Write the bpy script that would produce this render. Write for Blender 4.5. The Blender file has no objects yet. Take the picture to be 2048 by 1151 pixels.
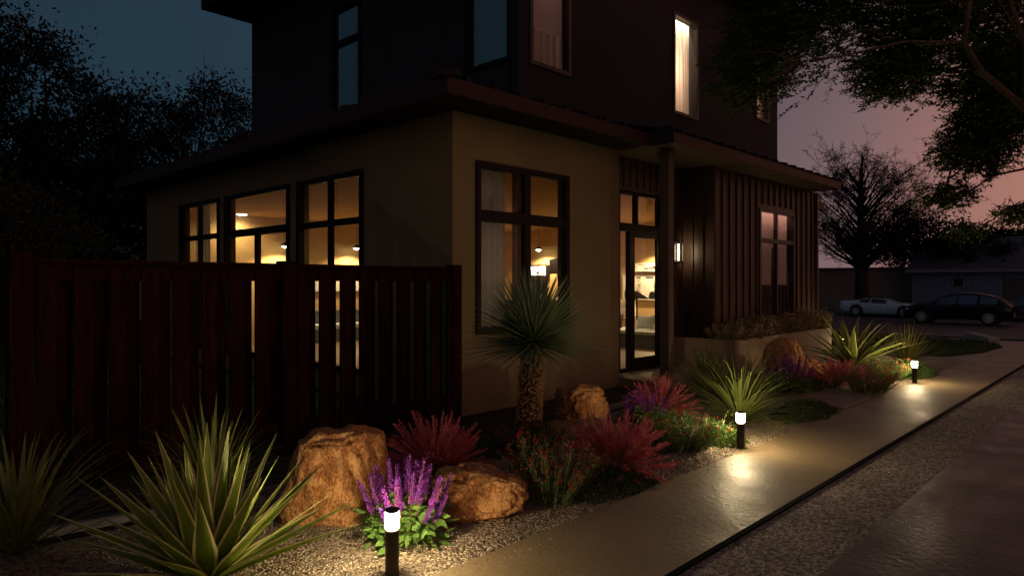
import bpy, math, random
import numpy as np
from mathutils import Vector, noise, Matrix

random.seed(7)
RNG = np.random.default_rng(11)
S = bpy.context.scene
COL = S.collection
R = math.radians
PI = math.pi

# ------------------------------------------------------------------ render set-up
S.render.engine = 'CYCLES'
S.view_settings.view_transform = 'Standard'
S.view_settings.look = 'None'
S.view_settings.exposure = 0
S.view_settings.gamma = 1
S.cycles.use_denoising = True
S.cycles.denoising_prefilter = 'ACCURATE'
S.cycles.max_bounces = 8
S.cycles.transparent_max_bounces = 16
S.cycles.sample_clamp_indirect = 4.0
S.cycles.caustics_reflective = False
S.cycles.caustics_refractive = False

cam_d = bpy.data.cameras.new('camera')
cam = bpy.data.objects.new('camera', cam_d)
COL.objects.link(cam)
TH = R(43.74)
cam.location = (0, 0, 1.6)
cam.rotation_euler = (R(90), 0, TH - R(90))
cam_d.sensor_width = 36
cam_d.lens = 24.0
cam_d.shift_y = -13.5 / 2048
cam_d.clip_start = 0.05
cam_d.clip_end = 2000
S.camera = cam

# ------------------------------------------------------------------ materials
MATS = {}


def newmat(name):
    m = bpy.data.materials.new(name)
    m.use_nodes = True
    nt = m.node_tree
    return m, nt, nt.nodes['Principled BSDF'], nt.nodes['Material Output']


def nd(nt, typ, **kw):
    n = nt.nodes.new(typ)
    for k, v in kw.items():
        setattr(n, k, v)
    return n


def lk(nt, a, ao, b, bi):
    nt.links.new(a.outputs[ao], b.inputs[bi])


def coords(nt, scale=(1, 1, 1), space='Object'):
    tc = nd(nt, 'ShaderNodeTexCoord')
    mp = nd(nt, 'ShaderNodeMapping')
    mp.inputs['Scale'].default_value = scale
    lk(nt, tc, space, mp, 'Vector')
    return mp


def ramp(nt, stops):
    r = nd(nt, 'ShaderNodeValToRGB')
    els = r.color_ramp.elements
    while len(els) < len(stops):
        els.new(0.5)
    for e, (p, c) in zip(els, stops):
        e.position = p
        e.color = (*c, 1)
    return r


def mat_noise(name, stops, scale=5, detail=6, rough=0.8, bump=0.3, bdist=0.01, stretch=(1, 1, 1), bscale=None,
              spec=0.3, metallic=0.0, distortion=0.0):
    """noise-coloured principled material with noise bump"""
    m, nt, b, out = newmat(name)
    mp = coords(nt, stretch)
    n = nd(nt, 'ShaderNodeTexNoise')
    n.inputs['Scale'].default_value = scale
    n.inputs['Detail'].default_value = detail
    n.inputs['Distortion'].default_value = distortion
    lk(nt, mp, 0, n, 'Vector')
    r = ramp(nt, stops)
    lk(nt, n, 'Fac', r, 'Fac')
    lk(nt, r, 0, b, 'Base Color')
    b.inputs['Roughness'].default_value = rough
    b.inputs['Metallic'].default_value = metallic
    b.inputs['Specular IOR Level'].default_value = spec
    if bump:
        n2 = nd(nt, 'ShaderNodeTexNoise')
        n2.inputs['Scale'].default_value = bscale or scale * 3
        n2.inputs['Detail'].default_value = 5
        lk(nt, mp, 0, n2, 'Vector')
        bp = nd(nt, 'ShaderNodeBump')
        bp.inputs['Strength'].default_value = bump
        bp.inputs['Distance'].default_value = bdist
        lk(nt, n2, 'Fac', bp, 'Height')
        lk(nt, bp, 0, b, 'Normal')
    MATS[name] = m
    return m


def mat_plain(name, col, rough=0.6, metallic=0.0, spec=0.4, coat=0.0):
    m, nt, b, out = newmat(name)
    n = nd(nt, 'ShaderNodeTexNoise')
    n.inputs['Scale'].default_value = 9
    n.inputs['Detail'].default_value = 4
    mp = coords(nt)
    lk(nt, mp, 0, n, 'Vector')
    r = ramp(nt, [(0.3, tuple(c * 0.85 for c in col)), (0.7, tuple(min(1, c * 1.12) for c in col))])
    lk(nt, n, 'Fac', r, 'Fac')
    lk(nt, r, 0, b, 'Base Color')
    b.inputs['Roughness'].default_value = rough
    b.inputs['Metallic'].default_value = metallic
    b.inputs['Specular IOR Level'].default_value = spec
    b.inputs['Coat Weight'].default_value = coat
    MATS[name] = m
    return m


def mat_leaf(name, cols, rough=0.55, scale=3.0, transl=0.25, spec=0.3):
    """leaf: colour varies with position; part of the light goes through"""
    m, nt, b, out = newmat(name)
    mp = coords(nt)
    n = nd(nt, 'ShaderNodeTexNoise')
    n.inputs['Scale'].default_value = scale
    n.inputs['Detail'].default_value = 8
    n.inputs['Roughness'].default_value = 0.8
    lk(nt, mp, 0, n, 'Vector')
    k = len(cols)
    r = ramp(nt, [(0.3 + 0.4 * i / max(1, k - 1), c) for i, c in enumerate(cols)])
    lk(nt, n, 'Fac', r, 'Fac')
    lk(nt, r, 0, b, 'Base Color')
    b.inputs['Roughness'].default_value = rough
    b.inputs['Specular IOR Level'].default_value = spec
    if transl:
        t = nd(nt, 'ShaderNodeBsdfTranslucent')
        lk(nt, r, 0, t, 'Color')
        mx = nd(nt, 'ShaderNodeMixShader')
        mx.inputs[0].default_value = transl
        lk(nt, b, 0, mx, 1)
        lk(nt, t, 0, mx, 2)
        lk(nt, mx, 0, out, 'Surface')
    MATS[name] = m
    return m


def mat_emit(name, col, strength):
    m, nt, b, out = newmat(name)
    b.inputs['Base Color'].default_value = (*[c * 0.8 for c in col], 1)
    b.inputs['Emission Color'].default_value = (*col, 1)
    b.inputs['Emission Strength'].default_value = strength
    MATS[name] = m
    return m


def mat_glass(name, base=0.08, ior=1.5, tint=(0.92, 0.95, 0.96), wav=0.0):
    m, nt, b, out = newmat(name)
    nt.nodes.remove(b)
    fr = nd(nt, 'ShaderNodeFresnel')
    fr.inputs['IOR'].default_value = ior
    ad = nd(nt, 'ShaderNodeMath', operation='ADD')
    ad.use_clamp = True
    ad.inputs[1].default_value = base
    lk(nt, fr, 0, ad, 0)
    t = nd(nt, 'ShaderNodeBsdfTransparent')
    t.inputs['Color'].default_value = (*tint, 1)
    g = nd(nt, 'ShaderNodeBsdfGlossy')
    g.inputs['Roughness'].default_value = 0.0
    g.inputs['Color'].default_value = (0.95, 0.95, 0.95, 1)
    if wav:
        mp = coords(nt)
        n = nd(nt, 'ShaderNodeTexNoise')
        n.inputs['Scale'].default_value = 2.5
        lk(nt, mp, 0, n, 'Vector')
        bp = nd(nt, 'ShaderNodeBump')
        bp.inputs['Strength'].default_value = wav
        bp.inputs['Distance'].default_value = 0.01
        lk(nt, n, 'Fac', bp, 'Height')
        lk(nt, bp, 0, g, 'Normal')
    mx = nd(nt, 'ShaderNodeMixShader')
    lk(nt, ad, 0, mx, 0)
    lk(nt, t, 0, mx, 1)
    lk(nt, g, 0, mx, 2)
    lk(nt, mx, 0, out, 'Surface')
    MATS[name] = m
    return m


def mat_gravel(name, c0, c1, c2, scale=60, bump=1.0, dist=0.012, rough=0.85):
    m, nt, b, out = newmat(name)
    mp = coords(nt, (1, 1, 1))
    # jitter the lookup a little so that the pebbles are not a neat honeycomb
    n0 = nd(nt, 'ShaderNodeTexNoise')
    n0.inputs['Scale'].default_value = scale * 0.6
    lk(nt, mp, 0, n0, 'Vector')
    va = nd(nt, 'ShaderNodeVectorMath', operation='MULTIPLY_ADD')
    lk(nt, n0, 'Color', va, 0)
    va.inputs[1].default_value = (0.6 / scale,) * 3
    lk(nt, mp, 0, va, 2)
    v = nd(nt, 'ShaderNodeTexVoronoi')
    v.inputs['Scale'].default_value = scale
    lk(nt, va, 0, v, 'Vector')
    sep = nd(nt, 'ShaderNodeSeparateColor')
    lk(nt, v, 'Color', sep, 0)
    r = ramp(nt, [(0.0, c0), (0.5, c1), (1.0, c2)])
    lk(nt, sep, 0, r, 'Fac')
    big = nd(nt, 'ShaderNodeTexNoise')
    big.inputs['Scale'].default_value = 1.3
    big.inputs['Detail'].default_value = 6
    lk(nt, mp, 0, big, 'Vector')
    rb = ramp(nt, [(0.3, (0.6, 0.6, 0.6)), (0.7, (1.05, 1.05, 1.05))])
    lk(nt, big, 'Fac', rb, 'Fac')
    mul = nd(nt, 'ShaderNodeMix', data_type='RGBA', blend_type='MULTIPLY')
    mul.inputs[0].default_value = 1
    lk(nt, r, 0, mul, 6)
    lk(nt, rb, 0, mul, 7)
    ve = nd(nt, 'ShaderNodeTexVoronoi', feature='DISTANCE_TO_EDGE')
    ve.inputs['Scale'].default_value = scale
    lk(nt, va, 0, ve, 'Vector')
    rg = ramp(nt, [(0.0, (0.34, 0.31, 0.28)), (0.13, (1, 1, 1))])  # gap colour darkened: soil plus painted crevice shade between pebbles
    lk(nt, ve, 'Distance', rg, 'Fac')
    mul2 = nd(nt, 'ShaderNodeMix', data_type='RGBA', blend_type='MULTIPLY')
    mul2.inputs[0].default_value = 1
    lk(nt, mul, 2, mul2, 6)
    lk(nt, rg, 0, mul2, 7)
    lk(nt, mul2, 2, b, 'Base Color')
    b.inputs['Roughness'].default_value = rough
    b.inputs['Specular IOR Level'].default_value = 0.25
    inv = nd(nt, 'ShaderNodeMath', operation='SUBTRACT')
    inv.inputs[0].default_value = 1
    lk(nt, v, 'Distance', inv, 1)
    bp = nd(nt, 'ShaderNodeBump')
    bp.inputs['Strength'].default_value = bump
    bp.inputs['Distance'].default_value = dist
    lk(nt, inv, 0, bp, 'Height')
    lk(nt, bp, 0, b, 'Normal')
    MATS[name] = m
    return m


def mat_concrete(name, c0, c1, rlo, rhi, bump=0.25, fine=90, spec=0.5):
    """damp concrete: gloss varies in soft patches, fine grain in the surface"""
    m, nt, b, out = newmat(name)
    mp = coords(nt)
    n = nd(nt, 'ShaderNodeTexNoise')
    n.inputs['Scale'].default_value = 1.6
    n.inputs['Detail'].default_value = 8
    n.inputs['Roughness'].default_value = 0.65
    lk(nt, mp, 0, n, 'Vector')
    r = ramp(nt, [(0.3, c0), (0.7, c1)])
    lk(nt, n, 'Fac', r, 'Fac')
    f = nd(nt, 'ShaderNodeTexNoise')
    f.inputs['Scale'].default_value = fine * 2
    f.inputs['Detail'].default_value = 3
    lk(nt, mp, 0, f, 'Vector')
    rf = ramp(nt, [(0.3, (0.75, 0.75, 0.75)), (0.7, (1.1, 1.1, 1.1))])
    lk(nt, f, 'Fac', rf, 'Fac')
    mul = nd(nt, 'ShaderNodeMix', data_type='RGBA', blend_type='MULTIPLY')
    mul.inputs[0].default_value = 1
    lk(nt, r, 0, mul, 6)
    lk(nt, rf, 0, mul, 7)
    lk(nt, mul, 2, b, 'Base Color')
    n2 = nd(nt, 'ShaderNodeTexNoise')
    n2.inputs['Scale'].default_value = 2.3
    n2.inputs['Detail'].default_value = 4
    lk(nt, mp, 0, n2, 'Vector')
    mr = nd(nt, 'ShaderNodeMapRange')
    mr.inputs[1].default_value = 0.35
    mr.inputs[2].default_value = 0.65
    mr.inputs[3].default_value = rlo
    mr.inputs[4].default_value = rhi
    lk(nt, n2, 'Fac', mr, 0)
    lk(nt, mr, 0, b, 'Roughness')
    b.inputs['Specular IOR Level'].default_value = spec
    n3 = nd(nt, 'ShaderNodeTexNoise')
    n3.inputs['Scale'].default_value = fine
    n3.inputs['Detail'].default_value = 4
    lk(nt, mp, 0, n3, 'Vector')
    bp = nd(nt, 'ShaderNodeBump')
    bp.inputs['Strength'].default_value = bump
    bp.inputs['Distance'].default_value = 0.004
    lk(nt, n3, 'Fac', bp, 'Height')
    n4 = nd(nt, 'ShaderNodeTexNoise')
    n4.inputs['Scale'].default_value = 22
    n4.inputs['Detail'].default_value = 6
    lk(nt, mp, 0, n4, 'Vector')
    bp2 = nd(nt, 'ShaderNodeBump')
    bp2.inputs['Strength'].default_value = 0.5
    bp2.inputs['Distance'].default_value = 0.012
    lk(nt, n4, 'Fac', bp2, 'Height')
    lk(nt, bp, 0, bp2, 'Normal')
    lk(nt, bp2, 0, b, 'Normal')
    MATS[name] = m
    return m


STUCCO_LOW = mat_noise('stucco_tan', [(0.25, (0.20, 0.155, 0.078)), (0.75, (0.25, 0.195, 0.10))], 1.5, 8, 0.9, 0.25, 0.004, bscale=160)
STUCCO_UP = mat_noise('stucco_brown', [(0.3, (0.031, 0.028, 0.035)), (0.7, (0.039, 0.035, 0.043))], 1.2, 8, 0.9, 0.25, 0.004, bscale=160)
TRIM = mat_plain('fascia_paint', (0.105, 0.052, 0.042), 0.6, 0, 0.2)
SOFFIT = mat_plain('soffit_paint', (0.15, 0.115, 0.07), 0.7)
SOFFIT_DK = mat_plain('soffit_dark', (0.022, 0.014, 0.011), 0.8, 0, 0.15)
ROOFM = mat_plain('roof_metal', (0.02, 0.015, 0.015), 0.6, 0.0, 0.2)
FRAME = mat_plain('frame_black', (0.014, 0.009, 0.008), 0.5, 0, 0.15)
FRAME_BR = mat_plain('frame_bronze', (0.05, 0.036, 0.032), 0.45)
SIDING = mat_noise('siding_brown', [(0.3, (0.062, 0.036, 0.029)), (0.7, (0.08, 0.048, 0.039))], 4, 6, 0.42, 0.15, 0.002, (6, 6, 0.5))
SIDING_SIDE = SIDING
POSTM = mat_plain('post_paint', (0.10, 0.075, 0.05), 0.6)
INNER = mat_noise('inner_wall', [(0.3, (0.56, 0.38, 0.17)), (0.7, (0.64, 0.45, 0.21))], 3, 8, 0.85, 0.25, 0.006, bscale=40)
CEILM = mat_plain('inner_ceiling', (0.55, 0.34, 0.14), 0.9)
WOODFL = mat_noise('wood_floor', [(0.25, (0.09, 0.055, 0.03)), (0.75, (0.22, 0.14, 0.075))], 2, 8, 0.45, 0.1, 0.002, (0.6, 12, 1))
GLASS = mat_glass('window_glass', 0.0, 1.45)
GLASS_MID = mat_glass('window_glass_tinted', 0.04, 1.5)
GLASS_UP = mat_glass('window_glass_reflective', 0.3, 1.55)
GLASS_DOOR = mat_glass('door_glass', 0.05, 1.5)
DARKROOM = mat_plain('dark_room', (0.05, 0.045, 0.045), 0.9)
FENCEM = mat_noise('fence_wood', [(0.25, (0.006, 0.0018, 0.0014)), (0.5, (0.018, 0.0042, 0.0034)), (0.8, (0.052, 0.0105, 0.008))], 3.5, 10, 0.85, 0.6, 0.004, (14, 14, 0.7), bscale=6, distortion=0.8, spec=0.08)
def mat_rock(name, dark, mid, light, k=1.0):
    m, nt, b, out = newmat(name)
    mp = coords(nt, (1, 1, 0.55))
    big = nd(nt, 'ShaderNodeTexNoise'); big.inputs['Scale'].default_value = 7 * k; big.inputs['Detail'].default_value = 10; big.inputs['Distortion'].default_value = 1.5
    fine = nd(nt, 'ShaderNodeTexNoise'); fine.inputs['Scale'].default_value = 75 * k; fine.inputs['Detail'].default_value = 6; fine.inputs['Roughness'].default_value = 0.7
    str_ = nd(nt, 'ShaderNodeTexNoise'); str_.inputs['Scale'].default_value = 30 * k; str_.inputs['Detail'].default_value = 8; str_.inputs['Distortion'].default_value = 2.5
    for n in (big, fine, str_): lk(nt, mp, 0, n, 'Vector')
    a1 = nd(nt, 'ShaderNodeMath', operation='MULTIPLY_ADD'); a1.inputs[1].default_value = 0.75; lk(nt, fine, 'Fac', a1, 0)
    a2 = nd(nt, 'ShaderNodeMath', operation='MULTIPLY'); a2.inputs[1].default_value = 0.55; lk(nt, big, 'Fac', a2, 0)
    lk(nt, a2, 0, a1, 2)
    a3 = nd(nt, 'ShaderNodeMath', operation='MULTIPLY_ADD'); a3.inputs[1].default_value = 0.55; lk(nt, str_, 'Fac', a3, 0); lk(nt, a1, 0, a3, 2)
    r = ramp(nt, [(0.72, dark), (0.92, mid), (1.0, light)])
    sc_ = nd(nt, 'ShaderNodeMath', operation='MULTIPLY'); sc_.inputs[1].default_value = 1.0
    lk(nt, a3, 0, sc_, 0); lk(nt, sc_, 0, r, 'Fac'); lk(nt, r, 0, b, 'Base Color')
    b.inputs['Roughness'].default_value = 0.9; b.inputs['Specular IOR Level'].default_value = 0.2
    bp = nd(nt, 'ShaderNodeBump'); bp.inputs['Strength'].default_value = 1.0; bp.inputs['Distance'].default_value = 0.022
    lk(nt, a3, 0, bp, 'Height'); lk(nt, bp, 0, b, 'Normal')
    MATS[name] = m
    return m


ROCKM = mat_rock('sandstone', (0.18, 0.062, 0.02), (0.48, 0.215, 0.072), (0.70, 0.39, 0.16))
ROCKM2 = mat_rock('sandstone_dark', (0.09, 0.045, 0.02), (0.26, 0.145, 0.066), (0.4, 0.25, 0.13))
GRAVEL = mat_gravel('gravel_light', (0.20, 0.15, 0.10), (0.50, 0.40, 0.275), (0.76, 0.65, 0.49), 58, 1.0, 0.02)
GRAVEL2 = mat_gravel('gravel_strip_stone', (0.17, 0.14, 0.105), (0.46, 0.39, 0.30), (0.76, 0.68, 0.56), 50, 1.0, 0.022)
PATHM = mat_concrete('path_concrete', (0.24, 0.175, 0.095), (0.32, 0.24, 0.135), 0.48, 0.66, 0.8, 60, 0.55)
DRIVEM = mat_concrete('driveway_concrete', (0.08, 0.061, 0.049), (0.12, 0.093, 0.076), 0.38, 0.58, 0.2, 85, 0.5)
PAVEM = mat_concrete('pavement_concrete', (0.12, 0.09, 0.08), (0.2, 0.155, 0.14), 0.4, 0.6, 0.2, 60, 0.4)
SLABM = mat_concrete('porch_concrete', (0.22, 0.16, 0.10), (0.30, 0.23, 0.15), 0.5, 0.7, 0.2, 60, 0.3)
STEEL = mat_plain('edging_steel', (0.008, 0.008, 0.008), 0.95, 0.0, 0.03)
EDGEM = mat_plain('edging_concrete', (0.2, 0.2, 0.2), 0.8)
SOIL = mat_noise('soil', [(0.3, (0.018, 0.013, 0.009)), (0.7, (0.045, 0.032, 0.022))], 12, 10, 0.95, 1.0, 0.02, bscale=40)
LAWNM = mat_noise('lawn_base', [(0.3, (0.009, 0.02, 0.005)), (0.7, (0.018, 0.038, 0.009))], 20, 10, 0.95, 1.0, 0.02, bscale=120)
ASPH = mat_noise('asphalt', [(0.3, (0.04, 0.033, 0.036)), (0.7, (0.075, 0.06, 0.06))], 1.2, 10, 0.6, 0.4, 0.01, (0.4, 3, 1), bscale=80)
KERBM = mat_noise('kerb', [(0.3, (0.16, 0.14, 0.14)), (0.7, (0.24, 0.21, 0.2))], 3, 8, 0.85, 0.3, 0.004, bscale=60)
BARK = mat_noise('bark', [(0.3, (0.07, 0.042, 0.027)), (0.7, (0.2, 0.125, 0.08))], 9, 8, 0.9, 1.0, 0.02, (3, 3, 0.8))
BARK_DK = mat_noise('bark_dark', [(0.3, (0.018, 0.014, 0.012)), (0.7, (0.045, 0.035, 0.03))], 9, 8, 0.95, 1.0, 0.02, (3, 3, 0.8))
LAMP_BODY = mat_plain('bollard_metal', (0.03, 0.022, 0.018), 0.4, 0.5)
WARM = (1.0, 0.76, 0.42)
BOLL_E = mat_emit('bollard_diffuser', (1.0, 0.76, 0.43), 350)
SCON_E = mat_emit('sconce_glow', (1.0, 0.76, 0.42), 45)
DOWN_E = mat_emit('downlight_glow', (1.0, 0.80, 0.5), 45)
CURT = mat_leaf('curtain_grey', [(0.42, 0.44, 0.45), (0.55, 0.57, 0.58)], 0.9, 1.0, 0.35, 0.1)
CURT_W = mat_leaf('curtain_white', [(0.70, 0.62, 0.52), (0.8, 0.72, 0.62)], 0.9, 1.0, 0.4, 0.1)
CURT_DK = mat_leaf('curtain_brown', [(0.16, 0.11, 0.07), (0.3, 0.21, 0.14)], 0.9, 1.5, 0.2, 0.1)
BLIND = mat_leaf('blind_white', [(0.74, 0.66, 0.62), (0.82, 0.74, 0.70)], 0.9, 6, 0.5, 0.05)
CURT_BK = mat_plain('curtain_dark', (0.10, 0.065, 0.045), 0.9)
WHITE = mat_plain('white_paint', (0.8, 0.78, 0.74), 0.6)
BLACK = mat_plain('black_plastic', (0.012, 0.012, 0.012), 0.4)
GREYBLUE = mat_plain('grey_fabric', (0.12, 0.135, 0.145), 0.9)
PILLOWM = mat_plain('pillow_fabric', (0.55, 0.6, 0.62), 0.9)
REDM = mat_plain('menu_red', (0.45, 0.06, 0.05), 0.6)

# foliage
AG_GREEN = mat_leaf('agave_green', [(0.15, 0.24, 0.02), (0.25, 0.35, 0.035)], 0.42, 1.5, 0.15, 0.4)
AG_YEL = mat_leaf('agave_margin', [(0.72, 0.66, 0.28), (0.85, 0.80, 0.42)], 0.45, 2.0, 0.2, 0.4)
BLADE = mat_leaf('blade_green', [(0.12, 0.17, 0.035), (0.25, 0.30, 0.075)], 0.5, 5, 0.2)
BLADE_BL = mat_leaf('blade_blue_green', [(0.13, 0.20, 0.10), (0.33, 0.42, 0.22)], 0.5, 6, 0.15)
BLADE_YE = mat_leaf('blade_yellow', [(0.25, 0.26, 0.06), (0.4, 0.38, 0.12)], 0.5, 5, 0.2)
GRASSG = mat_leaf('grass_green', [(0.06, 0.10, 0.02), (0.16, 0.19, 0.05)], 0.6, 8, 0.25)
PLUME = mat_leaf('muhly_pink', [(0.44, 0.09, 0.105), (0.63, 0.17, 0.18), (0.75, 0.33, 0.28)], 0.8, 14, 0.3, 0.1)
STRAW = mat_leaf('muhly_straw', [(0.35, 0.2, 0.09), (0.55, 0.35, 0.17)], 0.8, 9, 0.2, 0.1)
SALV_P = mat_leaf('salvia_purple', [(0.11, 0.025, 0.33), (0.24, 0.06, 0.46)], 0.7, 30, 0.3, 0.1)
SALV_M = mat_leaf('salvia_magenta', [(0.23, 0.035, 0.26), (0.36, 0.085, 0.37)], 0.7, 30, 0.3, 0.1)
SALV_L = mat_leaf('salvia_leaf', [(0.08, 0.17, 0.035), (0.17, 0.30, 0.07)], 0.55, 14, 0.25)
SALV_S = mat_leaf('salvia_stem', [(0.18, 0.05, 0.06), (0.25, 0.09, 0.07)], 0.7, 10, 0.0)
BUSH_L = mat_leaf('bush_leaf', [(0.075, 0.12, 0.04), (0.16, 0.21, 0.08)], 0.6, 16, 0.2)
BUSH_R = mat_leaf('bush_flower', [(0.45, 0.02, 0.025), (0.65, 0.05, 0.04)], 0.6, 20, 0.3)
COVER = mat_leaf('cover_leaf', [(0.03, 0.06, 0.02), (0.065, 0.105, 0.04)], 0.6, 14, 0.15)
COVER_LT = mat_leaf('cover_leaf_bright', [(0.05, 0.12, 0.02), (0.12, 0.2, 0.045)], 0.6, 14, 0.2)
SHRUB_L = mat_leaf('planter_leaf', [(0.2, 0.165, 0.07), (0.42, 0.35, 0.18)], 0.6, 14, 0.2)
TREE_L = mat_leaf('tree_leaf', [(0.045, 0.09, 0.02), (0.10, 0.18, 0.045)], 0.5, 2.5, 0.25)
TREE_TIP = mat_leaf('tree_leaf_young', [(0.09, 0.2, 0.02), (0.15, 0.28, 0.05)], 0.5, 2.5, 0.3)
TREE_FAR = mat_leaf('far_leaf', [(0.008, 0.011, 0.006), (0.018, 0.024, 0.012)], 0.7, 1.5, 0.15, 0.15)
TREE_OL = mat_leaf('olive_leaf', [(0.03, 0.04, 0.015), (0.065, 0.075, 0.03)], 0.6, 2, 0.2)
CONIF = mat_leaf('conifer_leaf', [(0.012, 0.011, 0.008), (0.028, 0.022, 0.014)], 0.8, 1.5, 0.1, 0.1)
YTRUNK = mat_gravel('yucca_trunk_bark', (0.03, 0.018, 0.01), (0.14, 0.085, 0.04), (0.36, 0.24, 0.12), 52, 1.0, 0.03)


# ------------------------------------------------------------------ mesh helpers
def tag(o, label=None, cat=None, group=None, kind=None):
    if label: o['label'] = label
    if cat: o['category'] = cat
    if group: o['group'] = group
    if kind: o['kind'] = kind
    return o


def empty(name, loc=(0, 0, 0), rz=0.0):
    o = bpy.data.objects.new(name, None)
    COL.objects.link(o)
    o.location = loc
    o.rotation_euler = (0, 0, rz)
    o.empty_display_size = 0.2
    return o


class MB:
    def __init__(s):
        s.v, s.f, s.m = [], [], []

    def add(s, verts, faces, mi=0):
        k = len(s.v)
        s.v.extend([tuple(p) for p in verts])
        s.f.extend([tuple(i + k for i in f) for f in faces])
        s.m.extend([mi] * len(faces))

    def box(s, x0, x1, y0, y1, z0, z1, mi=0):
        v = [(x, y, z) for z in (z0, z1) for y in (y0, y1) for x in (x0, x1)]
        s.add(v, [(0, 2, 3, 1), (4, 5, 7, 6), (0, 1, 5, 4), (2, 6, 7, 3), (0, 4, 6, 2), (1, 3, 7, 5)], mi)

    def quad(s, a, b, c, d, mi=0):
        s.add([a, b, c, d], [(0, 1, 2, 3)], mi)

    def poly(s, pts, mi=0):
        s.add(pts, [tuple(range(len(pts)))], mi)

    def prism(s, pts, vec, mi=0):
        n = len(pts)
        v = [Vector(p) for p in pts] + [Vector(p) + Vector(vec) for p in pts]
        f = [tuple(range(n))[::-1], tuple(range(n, 2 * n))]
        f += [(i, (i + 1) % n, n + (i + 1) % n, n + i) for i in range(n)]
        s.add(v, f, mi)

    def tube(s, pts, rad, n=7, mi=0, cap=True):
        pts = [Vector(p) for p in pts]
        k = len(pts)
        if not hasattr(rad, '__len__'):
            rad = [rad] * k
        V, F = [], []
        up = Vector((0.31, 0.17, 0.93))
        for i, p in enumerate(pts):
            t = (pts[min(i + 1, k - 1)] - pts[max(i - 1, 0)])
            if t.length < 1e-9: t = Vector((0, 0, 1))
            t.normalize()
            a = t.cross(up)
            if a.length < 1e-3: a = t.cross(Vector((1, 0, 0)))
            a.normalize()
            b = t.cross(a)
            for j in range(n):
                q = 2 * PI * j / n
                V.append(p + (a * math.cos(q) + b * math.sin(q)) * rad[i])
        for i in range(k - 1):
            for j in range(n):
                F.append((i * n + j, i * n + (j + 1) % n, (i + 1) * n + (j + 1) % n, (i + 1) * n + j))
        if cap:
            F.append(tuple(range(n))[::-1])
            F.append(tuple(range((k - 1) * n, k * n)))
        s.add(V, F, mi)

    def lathe(s, prof, n=24, c=(0, 0), mi=0):
        V, F = [], []
        for r, z in prof:
            for j in range(n):
                q = 2 * PI * j / n
                V.append((c[0] + r * math.cos(q), c[1] + r * math.sin(q), z))
        for i in range(len(prof) - 1):
            for j in range(n):
                F.append((i * n + j, i * n + (j + 1) % n, (i + 1) * n + (j + 1) % n, (i + 1) * n + j))
        F.append(tuple(range(n))[::-1])
        F.append(tuple(range((len(prof) - 1) * n, len(prof) * n)))
        s.add(V, F, mi)

    def build(s, name, mats, parent=None, smooth=False, loc=None, bevel=0):
        me = bpy.data.meshes.new(name)
        me.from_pydata(s.v, [], s.f)
        if not isinstance(mats, (list, tuple)): mats = [mats]
        for m in mats: me.materials.append(m)
        me.polygons.foreach_set('material_index', s.m)
        if smooth:
            me.polygons.foreach_set('use_smooth', [True] * len(s.f))
        me.update()
        o = bpy.data.objects.new(name, me)
        COL.objects.link(o)
        if parent: o.parent = parent
        if loc: o.location = loc
        if bevel:
            b = o.modifiers.new('bevel', 'BEVEL')
            b.width = bevel
            b.segments = 2
            b.limit_method = 'ANGLE'
        return o


def np_obj(name, V, F, mats, parent=None, mi=None, smooth=False, me=None):
    if me is None:
        me = np_mesh(name, V, F, mats, mi, smooth)
    o = bpy.data.objects.new(name, me)
    COL.objects.link(o)
    if parent: o.parent = parent
    return o


def np_mesh(name, V, F, mats, mi=None, smooth=False):
    V = np.asarray(V, dtype=np.float32)
    F = np.asarray(F, dtype=np.int32)
    me = bpy.data.meshes.new(name)
    n, k = F.shape
    me.vertices.add(len(V))
    me.vertices.foreach_set('co', V.ravel())
    me.loops.add(n * k)
    me.loops.foreach_set('vertex_index', F.ravel())
    me.polygons.add(n)
    me.polygons.foreach_set('loop_start', np.arange(0, n * k, k, dtype=np.int32))
    me.polygons.foreach_set('loop_total', np.full(n, k, dtype=np.int32))
    if not isinstance(mats, (list, tuple)): mats = [mats]
    for m in mats: me.materials.append(m)
    if mi is not None:
        me.polygons.foreach_set('material_index', np.asarray(mi, dtype=np.int32))
    if smooth:
        me.polygons.foreach_set('use_smooth', np.ones(n, dtype=bool))
    me.update(calc_edges=True)
    me.validate()
    return me


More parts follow.
